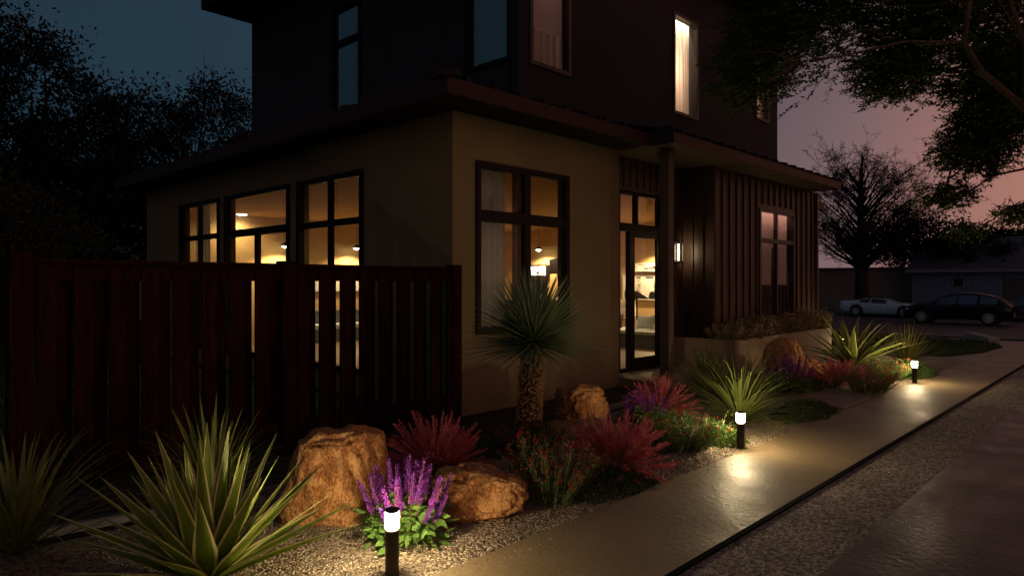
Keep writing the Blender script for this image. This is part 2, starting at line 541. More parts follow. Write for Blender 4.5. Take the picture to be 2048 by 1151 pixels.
class NB:
    """collects quads as numpy arrays"""

    def __init__(s):
        s.V, s.F, s.M, s.n = [], [], [], 0

    def add(s, V, F, mi=0):
        V = np.asarray(V, float).reshape(-1, 3)
        F = np.asarray(F, int).reshape(-1, 4)
        s.V.append(V)
        s.F.append(F + s.n)
        s.M.append(np.full(len(F), mi) if np.isscalar(mi) else np.asarray(mi))
        s.n += len(V)

    def leaves(s, P, D, L, W, mi=0, flat=0.5, rng=RNG):
        """diamond leaves at P along D"""
        P = np.asarray(P, float)
        n = len(P)
        D = D / (np.linalg.norm(D, axis=1, keepdims=True) + 1e-9)
        rv = rng.normal(size=(n, 3))
        rv[:, 2] += flat * 2
        Sd = np.cross(D, rv)
        Sd /= (np.linalg.norm(Sd, axis=1, keepdims=True) + 1e-9)
        L = np.broadcast_to(np.asarray(L, float), (n,))[:, None]
        W = np.broadcast_to(np.asarray(W, float), (n,))[:, None]
        mid = P + D * L * 0.45
        V = np.stack([P, mid + Sd * W / 2, P + D * L, mid - Sd * W / 2], 1)
        F = np.arange(n * 4).reshape(n, 4)
        s.add(V, F, mi)

    def sticks(s, A, B, w, mi=0, rng=RNG):
        """thin crossed strips from A to B"""
        A = np.asarray(A, float); B = np.asarray(B, float)
        D = B - A
        n = len(A)
        rv = rng.normal(size=(n, 3))
        Sd = np.cross(D, rv)
        Sd /= (np.linalg.norm(Sd, axis=1, keepdims=True) + 1e-9)
        T = np.cross(D, Sd)
        T /= (np.linalg.norm(T, axis=1, keepdims=True) + 1e-9)
        w = np.broadcast_to(np.asarray(w, float), (n,))[:, None]
        for q in (Sd, T):
            V = np.stack([A - q * w / 2, A + q * w / 2, B + q * w * 0.3, B - q * w * 0.3], 1)
            s.add(V, np.arange(n * 4).reshape(n, 4), mi)

    def blade(s, base, az, el, L, W, droop=0.5, seg=8, strips=2, prof='grass', mi=(0, 0), fold=0.25, twist=0.0):
        t = np.linspace(0, 1, seg + 1)
        ang = el - droop * t ** 1.6
        ds = L / seg
        x = np.concatenate([[0], np.cumsum(np.cos((ang[1:] + ang[:-1]) / 2) * ds)])
        z = np.concatenate([[0], np.cumsum(np.sin((ang[1:] + ang[:-1]) / 2) * ds)])
        ca, sa = math.cos(az), math.sin(az)
        C = np.stack([base[0] + x * ca, base[1] + x * sa, base[2] + z], 1)
        side = np.array([-sa, ca, 0.0])
        Nn = np.stack([-np.sin(ang) * ca, -np.sin(ang) * sa, np.cos(ang)], 1)
        if twist:
            cs, sn = np.cos(twist * t)[:, None], np.sin(twist * t)[:, None]
            sd = side[None, :] * cs + Nn * sn
            Nn = Nn * cs - side[None, :] * sn
        else:
            sd = np.repeat(side[None, :], seg + 1, 0)
        if prof == 'agave':
            w = W * np.clip(0.5 + 1.7 * t, 0, 1) * np.clip((1 - t) / 0.72, 0, 1) ** 0.95
            w = np.minimum(w, W)
        else:
            w = W * (1 - t ** 2.2) * np.clip(0.7 + t * 2, 0, 1)
        w = np.maximum(w, W * 0.02)[:, None]
        if strips == 4:
            offs = [(-1, fold), (-0.72, fold * 0.6), (0, 0), (0.72, fold * 0.6), (1, fold)]
            mm = [1, 0, 0, 1]
        else:
            offs = [(-1, fold), (0, 0), (1, fold)]
            mm = [0, 0]
        cols = [C + sd * (w / 2 * a) + Nn * (w / 2 * b) for a, b in offs]
        k = len(cols)
        V = np.stack(cols, 1).reshape(-1, 3)
        F, M = [], []
        for i in range(seg):
            for j in range(k - 1):
                F.append((i * k + j, i * k + j + 1, (i + 1) * k + j + 1, (i + 1) * k + j))
                M.append(mi[mm[j]])
        s.add(V, F, M)

    def build(s, name, mats, parent=None, smooth=False):
        return np_obj(name, np.concatenate(s.V), np.concatenate(s.F), mats, parent, np.concatenate(s.M), smooth)


def copy_thing(root, loc, rz=0.0, sc=(1, 1, 1), label=None):
    r = root.copy()
    COL.objects.link(r)
    r.location = loc
    r.rotation_euler = (0, 0, rz)
    r.scale = sc
    if label: r['label'] = label
    for ch in list(root.children):
        c = ch.copy()
        COL.objects.link(c)
        c.parent = r
        for g in ch.children:
            d = g.copy()
            COL.objects.link(d)
            d.parent = c
    return r


# ------------------------------------------------------------------ terrain
def gz(x):
    t = min(1, max(0, (x - 18) / 16))
    return -0.55 * (t * t * (3 - 2 * t))


def sheet(name, poly, dz, mat, step=1.5, thick=0):
    """flat-ish polygon strip following the fall of the land: cut along x"""
    mb = MB()
    xs = sorted(set([p[0] for p in poly]))
    lo, hi = xs[0], xs[-1]
    cuts = set(xs)
    x = max(lo, 16.0)
    while x < min(hi, 36):
        if lo < x < hi: cuts.add(x)
        x += step
    cuts = sorted(cuts)

    def span(x):
        ys = []
        n = len(poly)
        for i in range(n):
            (x0, y0), (x1, y1) = poly[i], poly[(i + 1) % n]
            if abs(x1 - x0) < 1e-9:
                if abs(x - x0) < 1e-9: ys += [y0, y1]
                continue
            t = (x - x0) / (x1 - x0)
            if -1e-9 <= t <= 1 + 1e-9: ys.append(y0 + t * (y1 - y0))
        return min(ys), max(ys)
    pr = None
    for x in cuts:
        a, b = span(x)
        z = gz(x) + dz
        if pr:
            px, pa, pb, pz = pr
            mb.quad((px, pa, pz), (x, a, z), (x, b, z), (px, pb, pz))
        pr = (x, a, b, z)
    o = mb.build(name, mat)
    o['kind'] = 'structure'
    return o


sheet('ground', [(-300, -300), (400, -300), (400, 400), (-300, 400)], -0.035, SOIL)
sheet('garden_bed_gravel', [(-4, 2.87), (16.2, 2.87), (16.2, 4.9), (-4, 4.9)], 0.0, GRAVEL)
sheet('path', [(-6, 1.965), (40, 1.965), (40, 2.87), (-6, 2.87)], 0.006, PATHM)
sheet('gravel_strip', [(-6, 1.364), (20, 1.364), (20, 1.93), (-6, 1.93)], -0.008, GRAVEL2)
sheet('driveway', [(-8, -5.5), (30, -5.5), (30, 1.364), (-8, 1.364)], -0.002, DRIVEM)
sheet('pavement', [(16.2, 2.87), (27.4, 2.87), (27.4, 30), (16.2, 30)], -0.004, PAVEM)
LAWN_POLY = [(16.3, 4.3), (16.95, 3.35), (18.4, 2.95), (20.8, 2.92), (23.0, 3.5), (24.0, 4.6), (24.6, 24), (16.3, 24)]
sheet('lawn', LAWN_POLY, 0.015, LAWNM, 0.7)
sheet('backyard_lawn', [(-14, 6.2), (5.35, 6.2), (5.35, 26), (-14, 26)], 0.0, LAWNM)
sheet('street', [(28.0, -80), (47, -80), (47, 90), (28.0, 90)], -0.02, ASPH)
sheet('far_pavement', [(47.3, -80), (50, -80), (50, 90), (47.3, 90)], 0.1, PAVEM)
mb = MB(); mb.box(27.4, 28.0, 3.2, 90, gz(27.7) - 0.15, gz(27.7) + 0.09); mb.build('near_kerb', KERBM)['kind'] = 'structure'
mb = MB(); mb.box(47.0, 47.3, -80, 90, -0.8, -0.43); mb.build('far_kerb', KERBM)['kind'] = 'structure'
# steel edging along the path
mb = MB(); mb.box(-6, 30, 1.925, 1.9645, -0.05, 0.0055)
tag(mb.build('steel_edging', STEEL), 'thin black steel edging between concrete path and gravel strip', 'edging')
mb = MB()
pts = [(-2, 4.86), (1.0, 5.15), (2.2, 4.98), (3.4, 4.86), (4.4, 4.84), (5.3, 4.92), (6.3, 5.0), (7.6, 5.1), (8.8, 5.2)]
for (x0, y0), (x1, y1) in zip(pts, pts[1:]):
    d = Vector((x1 - x0, y1 - y0, 0)).normalized(); nrm = Vector((-d.y, d.x, 0)) * 0.05
    mb.prism([(x0, y0, -0.03), (x1, y1, -0.03), (x1 + nrm.x, y1 + nrm.y, -0.03), (x0 + nrm.x, y0 + nrm.y, -0.03)], (0, 0, 0.055))
tag(mb.build('bed_edging', EDGEM), 'low grey concrete edging at the back of the gravel bed', 'edging')
# paver leading from path into the bed
mb = MB(); mb.box(9.0, 10.0, 2.90, 3.62, -0.03, 0.03)
tag(mb.build('stepping_slab', SLABM, bevel=0.008), 'flat square concrete slab beside the path before the far red bush', 'paving slab')
# kerb stone at the lawn corner
mb = MB(); mb.prism([(22.6, 3.25, gz(23) - 0.05), (24.6, 4.15, gz(23) - 0.05), (24.5, 4.4, gz(23) - 0.05), (22.5, 3.5, gz(23) - 0.05)], (0, 0, 0.24))
tag(mb.build('kerb_stone', mat_plain('kerb_stone_pale', (0.42, 0.33, 0.29), 0.85), bevel=0.03), 'long pale concrete kerb stone lying at the lawn corner', 'kerb stone')

# grass on the right lawn and the backyard (nobody could count it)
LAWN_L = mat_leaf('lawn_blade', [(0.03, 0.07, 0.012), (0.06, 0.12, 0.02)], 0.7, 6, 0.15, 0.15)
nb = NB()
P = []
while len(P) < 9000:
    x, y = random.uniform(16.4, 24.2), random.uniform(2.95, 12)
    lo = np.interp(x, [16.3, 16.95, 18.4, 20.8, 23.0, 24.0], [4.3, 3.35, 2.95, 2.92, 3.5, 4.6])
    if y > lo + 0.03: P.append((x, y, gz(x) + 0.01))
P = np.array(P)
D = RNG.normal(size=(len(P), 3)) * 0.35; D[:, 2] = 1
nb.leaves(P, D, RNG.uniform(0.05, 0.1, len(P)), 0.02, 0, 0)
tag(nb.build('grass', [LAWN_L]), kind='stuff')
nb = NB()
P = np.stack([RNG.uniform(-4, 5.2, 6000), RNG.uniform(6.4, 14, 6000), np.zeros(6000)], 1)
D = RNG.normal(size=(6000, 3)) * 0.35; D[:, 2] = 1
nb.leaves(P, D, RNG.uniform(0.05, 0.1, 6000), 0.02, 0, 0)
tag(nb.build('backyard_grass', [COVER_LT]), kind='stuff')


# ------------------------------------------------------------------ the house
HOUSE = empty('house', (5.4, 6.15, 0))
tag(HOUSE, 'two storey brown stucco house with low metal roofs and lit ground floor', 'house')
HOUSE_INV = Matrix.Translation((-5.4, -6.15, 0))


def hp(mb, name, mats, parent=None, smooth=False, bevel=0):
    """a part of the house, built in world coordinates"""
    o = mb.build(name, mats, None, smooth, bevel=bevel)
    o.parent = parent or HOUSE
    o.matrix_parent_inverse = HOUSE_INV
    return o


def wall(axis, c, t, a0, a1, z0, z1, holes=(), mb=None):
    """slab wall with rectangular openings. axis 'y': the wall lies in y=c (runs along x), depth from c to c+t"""
    mb = mb or MB()
    us = sorted({a0, a1, *[h[0] for h in holes], *[h[1] for h in holes]})
    zs = sorted({z0, z1, *[h[2] for h in holes], *[h[3] for h in holes]})

    def solid(i, j):
        if i < 0 or j < 0 or i >= len(us) - 1 or j >= len(zs) - 1: return False
        u, z = (us[i] + us[i + 1]) / 2, (zs[j] + zs[j + 1]) / 2
        return not any(h[0] < u < h[1] and h[2] < z < h[3] for h in holes)

    def P(u, d, z):
        return (u, c + d, z) if axis == 'y' else (c + d, u, z)
    for i in range(len(us) - 1):
        for j in range(len(zs) - 1):
            if not solid(i, j): continue
            u0, u1, w0, w1 = us[i], us[i + 1], zs[j], zs[j + 1]
            mb.quad(P(u0, 0, w0), P(u1, 0, w0), P(u1, 0, w1), P(u0, 0, w1))
            mb.quad(P(u0, t, w0), P(u0, t, w1), P(u1, t, w1), P(u1, t, w0))
            if not solid(i - 1, j): mb.quad(P(u0, 0, w0), P(u0, 0, w1), P(u0, t, w1), P(u0, t, w0))
            if not solid(i + 1, j): mb.quad(P(u1, 0, w0), P(u1, t, w0), P(u1, t, w1), P(u1, 0, w1))
            if not solid(i, j - 1): mb.quad(P(u0, 0, w0), P(u0, t, w0), P(u1, t, w0), P(u1, 0, w0))
            if not solid(i, j + 1): mb.quad(P(u0, 0, w1), P(u1, 0, w1), P(u1, t, w1), P(u0, t, w1))
    return mb


def window(axis, c, a0, a1, z0, z1, vbars=(), hbars=(), fr=0.07, bar=0.05, depth=0.1, proud=0.03, mat=FRAME, glass=GLASS, segs=None, inset=0.05, name='window'):
    """frame (the window itself) with the pane as its sub-part. segs: extra bars (u, z0, z1)"""
    mb = MB()

    def bx(u0, u1, w0, w1, d0, d1):
        if axis == 'y': mb.box(u0, u1, c + d0, c + d1, w0, w1)
        else: mb.box(c + d0, c + d1, u0, u1, w0, w1)
    d0, d1 = -proud, depth - proud
    bx(a0, a0 + fr, z0, z1, d0, d1)
    bx(a1 - fr, a1, z0, z1, d0, d1)
    bx(a0 + fr, a1 - fr, z1 - fr, z1, d0, d1)
    bx(a0 + fr, a1 - fr, z0, z0 + fr, d0, d1)
    for h in hbars:
        bx(a0 + fr, a1 - fr, h - bar / 2 - 0.012, h + bar / 2 + 0.012, d0 + 0.012, d1 - 0.004)
    for v in vbars:
        bx(v - bar / 2, v + bar / 2, z0 + fr, z1 - fr, d0 + 0.015, d1 - 0.008)
    for (v, w0, w1) in (segs or ()):
        bx(v - bar / 2, v + bar / 2, w0, w1, d0 + 0.015, d1 - 0.008)
    o = hp(mb, name, mat, bevel=0.004)
    g = MB()
    gd = inset
    e = fr * 0.5
    if axis == 'y': g.quad((a0 + e, c + gd, z0 + e), (a1 - e, c + gd, z0 + e), (a1 - e, c + gd, z1 - e), (a0 + e, c + gd, z1 - e))
    else: g.quad((c + gd, a1 - e, z0 + e), (c + gd, a0 + e, z0 + e), (c + gd, a0 + e, z1 - e), (c + gd, a1 - e, z1 - e))
    p = g.build('pane', glass)
    p.parent = o
    return o


ZS, ZT = 3.62, 3.80        # soffit / top of eave
CEIL = 3.2
FL = 0.10
FW = (5.77, 7.59, 0.94, 3.09)
WA, WB, WC = (12.66, 14.58, 0.3, 3.15), (10.05, 12.44, 0.3, 3.15), (8.0, 9.81, 0.3, 3.15)
DOOR = (9.25, 10.62, 0.10, 3.10)
BW = (13.13, 14.89, 0.72, 3.06)

mb = wall('y', 6.15, 0.2, 5.40, 8.83, -0.1, ZS + 0.15, [FW])
wall('x', 5.40, 0.2, 6.35, 16.5, -0.1, ZS + 0.15, [WA, WB, WC], mb)
mb.box(8.83, 8.835, 6.15, 6.62, -0.1, ZS + 0.1)
wall('y', 16.3, 0.2, 5.6, 16.1, -0.1, ZS + 0.15, [], mb)
wall('x', 15.95, 0.2, 6.2, 16.3, -0.1, ZS + 0.15, [], mb)
hp(mb, 'ground_floor_wall', STUCCO_LOW)

# entrance wall, dark siding
mb = wall('y', 6.42, 0.2, 8.835, 11.27, -0.1, ZS + 0.1, [DOOR])
x = 8.95
while x < 11.2:
    if x < 9.2 or x > 10.68: mb.box(x, x + 0.03, 6.40, 6.42, 0.1, ZS)
    else: mb.box(x, x + 0.03, 6.40, 6.42, 3.15, ZS)
    x += 0.2
hp(mb, 'entrance_wall', SIDING)
# bay with standing boards
mb = wall('y', 5.81, 0.15, 11.27, 16.1, -0.1, ZS + 0.1, [BW])
wall('x', 11.27, 0.15, 5.96, 6.62, -0.1, ZS + 0.1, [], mb)
x = 11.27
k = 0
while x < 16.08:
    if BW[0] - 0.06 < x < BW[1] + 0.03: mb.box(x, x + 0.028, 5.775, 5.81, BW[3] + 0.08, ZS)
    else: mb.box(x, x + 0.028, 5.775, 5.81, 0.0, ZS)
    x += 0.288
for y in (5.80, 6.02, 6.22):
    mb.box(11.24, 11.27, y - 0.012, y + 0.012, 0.0, ZS)
hp(mb, 'bay_siding', SIDING)
mb = MB(); mb.box(16.1, 16.16, 5.74, 5.90, -0.05, ZS); hp(mb, 'corner_board', SIDING)

# windows of the ground floor
window('y', 6.15, *FW, vbars=[6.72], hbars=[2.42], fr=0.08, bar=0.12)
window('x', 5.40, *WC, vbars=[8.88], hbars=[2.45], fr=0.085, bar=0.07)
window('x', 5.40, *WB, hbars=[2.45], fr=0.085, bar=0.10, segs=[(11.2, 0.38, 2.40)])
window('x', 5.40, *WA, vbars=[13.6], hbars=[2.45], fr=0.085, bar=0.07)
window('y', 5.81, *BW, vbars=[14.0], hbars=[2.42], fr=0.07, bar=0.06, mat=FRAME_BR, glass=GLASS)

# door with side light and transom
mb = MB()
x0, x1, z0, z1 = DOOR
y0, y1 = 6.44, 6.54
mb.box(x0, x0 + 0.05, y0, y1, z0, z1)
mb.box(x1 - 0.06, x1, y0, y1, z0, z1)
mb.box(x0 + 0.05, x1 - 0.06, y0, y1, z1 - 0.06, z1)
mb.box(x0 + 0.05, x1 - 0.06, y0 - 0.01, y1, 2.43, 2.56)
mb.box(x0 + 0.05, x1 - 0.06, y0, y1, z0, z0 + 0.06)
mb.box(9.77, 9.83, y0 + 0.005, y1 - 0.005, 2.56, z1 - 0.06)
mb.box(9.575, 9.68, y0 + 0.005, y1 - 0.005, z0 + 0.06, 2.43)
door_frame = hp(mb, 'entrance_frame', FRAME, bevel=0.004)
g = MB(); g.quad((x0 + .03, 6.49, z0 + .03), (9.6, 6.49, z0 + .03), (9.6, 6.49, 2.45), (x0 + .03, 6.49, 2.45))
g.quad((x0 + .03, 6.49, 2.5), (x1 - .03, 6.49, 2.5), (x1 - .03, 6.49, z1 - .03), (x0 + .03, 6.49, z1 - .03))
p = g.build('pane', GLASS_DOOR); p.parent = door_frame
mb = MB()
dx0, dx1, dz0, dz1 = 9.685, x1 - 0.065, z0 + 0.065, 2.425
mb.box(dx0, dx0 + 0.07, 6.465, 6.515, dz0, dz1)
mb.box(dx1 - 0.1, dx1, 6.465, 6.515, dz0, dz1)
mb.box(dx0 + 0.07, dx1 - 0.1, 6.465, 6.515, dz1 - 0.09, dz1)
mb.box(dx0 + 0.07, dx1 - 0.1, 6.465, 6.515, dz0, dz0 + 0.14)
dr = hp(mb, 'door', FRAME, bevel=0.004)
g = MB(); g.quad((dx0 + .05, 6.49, dz0 + .1), (dx1 - .08, 6.49, dz0 + .1), (dx1 - .08, 6.49, dz1 - .05), (dx0 + .05, 6.49, dz1 - .05))
p = g.build('pane', GLASS_DOOR); p.parent = dr
mb = MB(); mb.tube([(dx0 + 0.035, 6.40, 0.95), (dx0 + 0.035, 6.40, 1.35)], 0.011, 8)
mb.tube([(dx0 + 0.035, 6.40, 1.0), (dx0 + 0.035, 6.47, 1.0)], 0.008, 6); mb.tube([(dx0 + 0.035, 6.40, 1.3), (dx0 + 0.035, 6.47, 1.3)], 0.008, 6)
p = mb.build('handle', STEEL); p.parent = dr

# porch
mb = MB(); mb.box(8.84, 10.80, 5.42, 6.42, -0.1, 0.10)
hp(mb, 'porch_floor', SLABM, bevel=0.01)
mb = MB(); mb.box(9.27, 9.43, 5.53, 5.69, 0.10, ZS - 0.001); mb.box(9.24, 9.46, 5.50, 5.72, ZS - 0.12, ZS - 0.002)
hp(mb, 'porch_post', POSTM, bevel=0.006)

# lower roof: eaves, soffits, planes and seams
EX, EY, PIT = 4.8, 5.55, 0.25


def seam(mb, p0, p1, w=0.03, h=0.045):
    p0, p1 = Vector(p0), Vector(p1)
    d = p1 - p0
    s = Vector((-d.y, d.x, 0)).normalized() * w / 2
    up = Vector((0, 0, h))
    mb.add([p0 - s, p0 + s, p1 + s, p1 - s, p0 - s + up, p0 + s + up, p1 + s + up, p1 - s + up],
           [(3, 2, 1, 0), (4, 5, 6, 7), (0, 1, 5, 4), (1, 2, 6, 5), (2, 3, 7, 6), (3, 0, 4, 7)])


mb = MB()
zf = lambda y: ZT + PIT * (y - EY)
zl = lambda x: ZT + PIT * (x - EX)
mb.poly([(EX, EY, ZT), (8.9, EY, ZT), (16.7, EY, ZT), (16.7, 6.9, zf(6.9)), (7.36, 6.9, zf(6.9)), (7.36, 8.11, zf(8.11))])
mb.poly([(EX, EY, ZT), (7.36, 8.11, zl(7.36)), (7.36, 16.7, zl(7.36)), (EX, 16.7, ZT)])
x = 5.1
while x < 8.8:
    seam(mb, (x, EY - 0.01, ZT), (x, min(6.9, EY + (x - EX)), zf(min(6.9, EY + (x - EX))))); x += 0.43
y = 5.9
while y < 16.6:
    xx = min(7.36, EX + (y - EY)); seam(mb, (EX - 0.01, y, ZT), (xx, y, zl(xx))); y += 0.43
seam(mb, (EX - 0.02, EY - 0.02, ZT), (7.3, 8.05, zl(7.3)), 0.22, 0.07)
hp(mb, 'lower_roof', ROOFM)
mb = MB()
mb.box(EX, 8.83, EY, EY + 0.04, ZS, ZT - 0.002)
mb.box(EX, EX + 0.04, EY + 0.04, 16.7, ZS, ZT - 0.002)
hp(mb, 'eave_fascia', mat_plain('eave_paint', (0.045, 0.02, 0.016), 0.6, 0, 0.2))
mb = MB()
mb.quad((EX + 0.04, EY + 0.04, ZS + 0.02), (8.83, EY + 0.04, ZS + 0.02), (8.83, 6.16, ZS + 0.02), (EX + 0.04, 6.16, ZS + 0.02))
mb.quad((EX + 0.04, 6.16, ZS + 0.02), (5.41, 6.16, ZS + 0.02), (5.41, 16.7, ZS + 0.02), (EX + 0.04, 16.7, ZS + 0.02))
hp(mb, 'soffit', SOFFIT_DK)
# canopy over entrance and bay
CY = 5.2
mb = MB()
mb.box(8.83, 16.0, CY, CY + 0.04, ZS + 0.015, ZT - 0.001)
mb.box(15.96, 16.0, CY + 0.04, 5.8, ZS + 0.015, ZT - 0.001)
hp(mb, 'canopy_fascia', TRIM)
mb = MB()
# dark flared side of the canopy
prof = [(CY - 0.03, ZS - 0.0), (CY - 0.03, 3.875), (CY + 0.10, 3.88), (CY + 0.25, 3.86), (CY + 0.40, 3.82), (CY + 0.60, 3.80), (6.15, 3.80), (6.15, ZS + 0.015), (CY + 0.5, ZS + 0.015), (CY + 0.3, ZS)]
mb.prism([(8.80, y, z) for y, z in prof], (0.03, 0, 0))
hp(mb, 'canopy_side', ROOFM)
mb = MB()
zc = lambda y: ZT + 0.001 + PIT * (y - CY)
mb.poly([(8.83, CY - 0.02, ZT), (16.02, CY - 0.02, ZT), (16.02, 6.9, zc(6.9)), (8.83, 6.9, zc(6.9))])
x = 9.1
while x < 16:
    seam(mb, (x, CY - 0.02, ZT), (x, 6.9, zc(6.9))); x += 0.43
hp(mb, 'canopy_roof', ROOFM)
mb = MB()
mb.quad((8.83, CY + 0.04, ZS + 0.03), (15.96, CY + 0.04, ZS + 0.03), (15.96, 5.82, ZS + 0.03), (8.83, 5.82, ZS + 0.03))
mb.box(8.9, 11.2, 5.82, 6.42, ZS + 0.03, ZS + 0.05)
hp(mb, 'porch_ceiling', SOFFIT)
mb = MB()
mb.box(16.16, 17.85, 6.2, 6.24, 3.40, 3.58); mb.box(17.81, 17.85, 6.24, 10, 3.40, 3.58); mb.box(16.16, 17.81, 6.24, 10, 3.55, 3.60)
hp(mb, 'side_eave', TRIM)

# ground floor interior
mb = MB()
mb.quad((5.6, 6.35, FL), (8.83, 6.35, FL), (8.83, 16.3, FL), (5.6, 16.3, FL)); mb.quad((8.83, 6.53, FL), (15.95, 6.53, FL), (15.95, 16.3, FL), (8.83, 16.3, FL)); hp(mb, 'floor', WOODFL)
mb = MB(); mb.box(5.6, 8.83, 6.35, 16.3, CEIL, CEIL + 0.05); mb.box(8.83, 15.95, 6.62, 16.3, CEIL, CEIL + 0.05); hp(mb, 'inner_ceiling', CEILM)
mb = MB()
mb.quad((15.94, 6.8, FL), (15.94, 16.29, FL), (15.94, 16.29, CEIL), (15.94, 6.8, CEIL))
mb.quad((5.61, 16.29, FL), (15.94, 16.29, FL), (15.94, 16.29, CEIL), (5.61, 16.29, CEIL))
mb.quad((11.3, 6.8, FL), (15.94, 6.8, FL), (15.94, 6.8, CEIL), (11.3, 6.8, CEIL))
mb.quad((11.3, 6.79, FL), (15.94, 6.79, FL), (15.94, 6.79, CEIL), (11.3, 6.79, CEIL), 1)
hp(mb, 'inner_wall', [INNER, DARKROOM])

# upper storey
UX, UY, UX1, UY1 = 7.36, 6.9, 16.66, 15.5
UTOP = 7.75
U1, U3, U4 = (7.58, 8.56, 4.86, 7.0), (11.72, 12.69, 4.86, 6.84), (15.4, 16.15, 5.38, 6.8)
UA, UB = (11.0, 12.05, 4.55, 7.0), (7.06, 8.08, 4.9, 7.0)
mb = wall('y', UY, 0.2, UX, UX1, 3.5, UTOP, [U1, U3, U4])
wall('x', UX, 0.2, UY + 0.2, UY1, 3.5, UTOP, [UA, UB], mb)
wall('y', UY1 - 0.2, 0.2, UX + 0.2, UX1, 3.5, UTOP, [], mb)
wall('x', UX1 - 0.2, 0.2, UY + 0.2, UY1 - 0.2, 3.5, UTOP, [], mb)
hp(mb, 'upper_wall', STUCCO_UP)
window('y', UY, *U1, fr=0.07, mat=FRAME_BR, glass=GLASS_MID, proud=0.03, inset=0.04)
window('y', UY, *U3, fr=0.06, mat=FRAME_BR, glass=GLASS, proud=0.03, inset=0.04)
window('y', UY, *U4, fr=0.06, mat=FRAME_BR, glass=GLASS, hbars=[6.45], bar=0.03, proud=0.03, inset=0.04)
window('x', UX, *UA, hbars=[6.28], fr=0.07, bar=0.06, glass=GLASS_UP)
window('x', UX, *UB, fr=0.07, glass=GLASS_UP)
mb = MB()
mb.box(UX + 0.2, UX1 - 0.2, UY + 0.2, UY1 - 0.2, 4.5, 4.54)
mb.box(UX + 0.2, UX1 - 0.2, UY + 0.2, UY1 - 0.2, 7.2, 7.24)
mb.quad((10.6, UY + 0.2, 4.54), (10.6, UY1 - .2, 4.54), (10.6, UY1 - .2, 7.2), (10.6, UY + .2, 7.2))
mb.quad((14.0, UY + 0.2, 4.54), (14.0, UY1 - .2, 4.54), (14.0, UY1 - .2, 7.2), (14.0, UY + .2, 7.2))
mb.quad((UX + .2, 10.4, 4.54), (UX1 - .2, 10.4, 4.54), (UX1 - .2, 10.4, 7.2), (UX + .2, 10.4, 7.2))
hp(mb, 'upper_rooms', DARKROOM)
OV = 0.75
mb = MB()
a0, a1, b0, b1 = UX - 1.05, UX1 + OV, UY - OV, UY1 + 0.3
mb.box(a0, a1, b0, b1, UTOP, UTOP + 0.22)
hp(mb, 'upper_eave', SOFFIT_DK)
mb = MB()
zt = UTOP + 0.22
mx, my0, my1 = (a0 + a1) / 2, b0 + 4.9, b1 - 4.9
mb.poly([(a0, b0, zt), (a1, b0, zt), (mx + 0.5, my0, zt + 1.2), (mx - 0.5, my0, zt + 1.2)])
mb.poly([(a0, b1, zt), (a0, b0, zt), (mx - .5, my0, zt + 1.2), (mx - 0.5, my0 + 0.1, zt + 1.2)])
mb.poly([(a1, b0, zt), (a1, b1, zt), (mx + .5, my0 + 0.1, zt + 1.2), (mx + 0.5, my0, zt + 1.2)])
mb.poly([(a1, b1, zt), (a0, b1, zt), (mx - .5, my0 + 0.1, zt + 1.2), (mx + 0.5, my0 + .1, zt + 1.2)])
hp(mb, 'upper_roof', ROOFM)


# ------------------------------------------------------------------ curtains, blinds and added window panels
def curtain(axis, c, a0, a1, z0, z1, mat, amp=0.03, period=0.11, label=None, seed=0, name='curtain', ph=0):
    rr = random.Random(seed)
    n = int((a1 - a0) / period * 10)
    mb = MB()
    rows = 5
    V, F = [], []
    phs = [rr.uniform(0.6, 1.4) for _ in range(400)]
    for j in range(rows + 1):
        tz = j / rows
        acc = 0
        for i in range(n + 1):
            u = a0 + (a1 - a0) * i / n
            acc += phs[int(i / 10) % 400] * 2 * PI / 10
            d = amp * math.sin(acc + ph) * (0.75 + 0.25 * (1 - tz)) + amp * 0.3 * math.sin(acc * 0.37 + 1)
            V.append((u, c + d, z0 + (z1 - z0) * tz) if axis == 'y' else (c + d, u, z0 + (z1 - z0) * tz))
    for j in range(rows):
        for i in range(n):
            F.append((j * (n + 1) + i, j * (n + 1) + i + 1, (j + 1) * (n + 1) + i + 1, (j + 1) * (n + 1) + i))
    mb.add(V, F)
    return tag(mb.build(name, mat, smooth=True), label, 'curtain')


curtain('y', 6.46, 5.82, 6.60, FL + 0.02, 3.12, CURT, 0.04, 0.12, 'pale grey pleated curtain in the left half of the big front window', 1)
curtain('y', 6.48, 6.80, 6.98, FL + 0.02, 3.12, CURT_DK, 0.03, 0.09, 'narrow brown curtain bunched beside the front window mullion', 2)
curtain('x', 5.72, 13.95, 14.50, FL + 0.02, 3.14, CURT, 0.04, 0.11, 'pale curtain in the farthest window of the side wall', 3)
curtain('y', 6.16, 13.2, 15.7, 0.75, 3.0, CURT_BK, 0.025, 0.07, 'dark brown slatted curtain behind the bay window lower panes', 4)
curtain('y', UY + 0.36, 11.75, 13.25, 4.6, 6.98, CURT_W, 0.035, 0.10, 'warm lit white curtain glowing in the tall upper window', 5)
curtain('y', UY + 0.30, 15.42, 16.44, 5.2, 6.98, CURT_W, 0.03, 0.09, 'white curtain in the narrow upper window behind tree branches', 6)
curtain('y', UY + 0.36, 7.6, 9.05, 4.6, 6.98, mat_plain('curtain_brown_heavy', (0.2, 0.13, 0.08), 0.9), 0.03, 0.14, 'dark brown curtain under the added pale panel of the upper window', 7)
mb = MB(); mb.box(7.62, 8.54, UY + 0.17, UY + 0.18, 5.55, 6.99); mb.box(7.62, 8.54, UY + 0.165, UY + 0.185, 5.53, 5.55)  # added panel, stands in for the pink sky reflected in this window
tag(mb.build('window_panel', BLIND), 'pale panel added for sky reflection in the upper window near the house corner', 'blind')
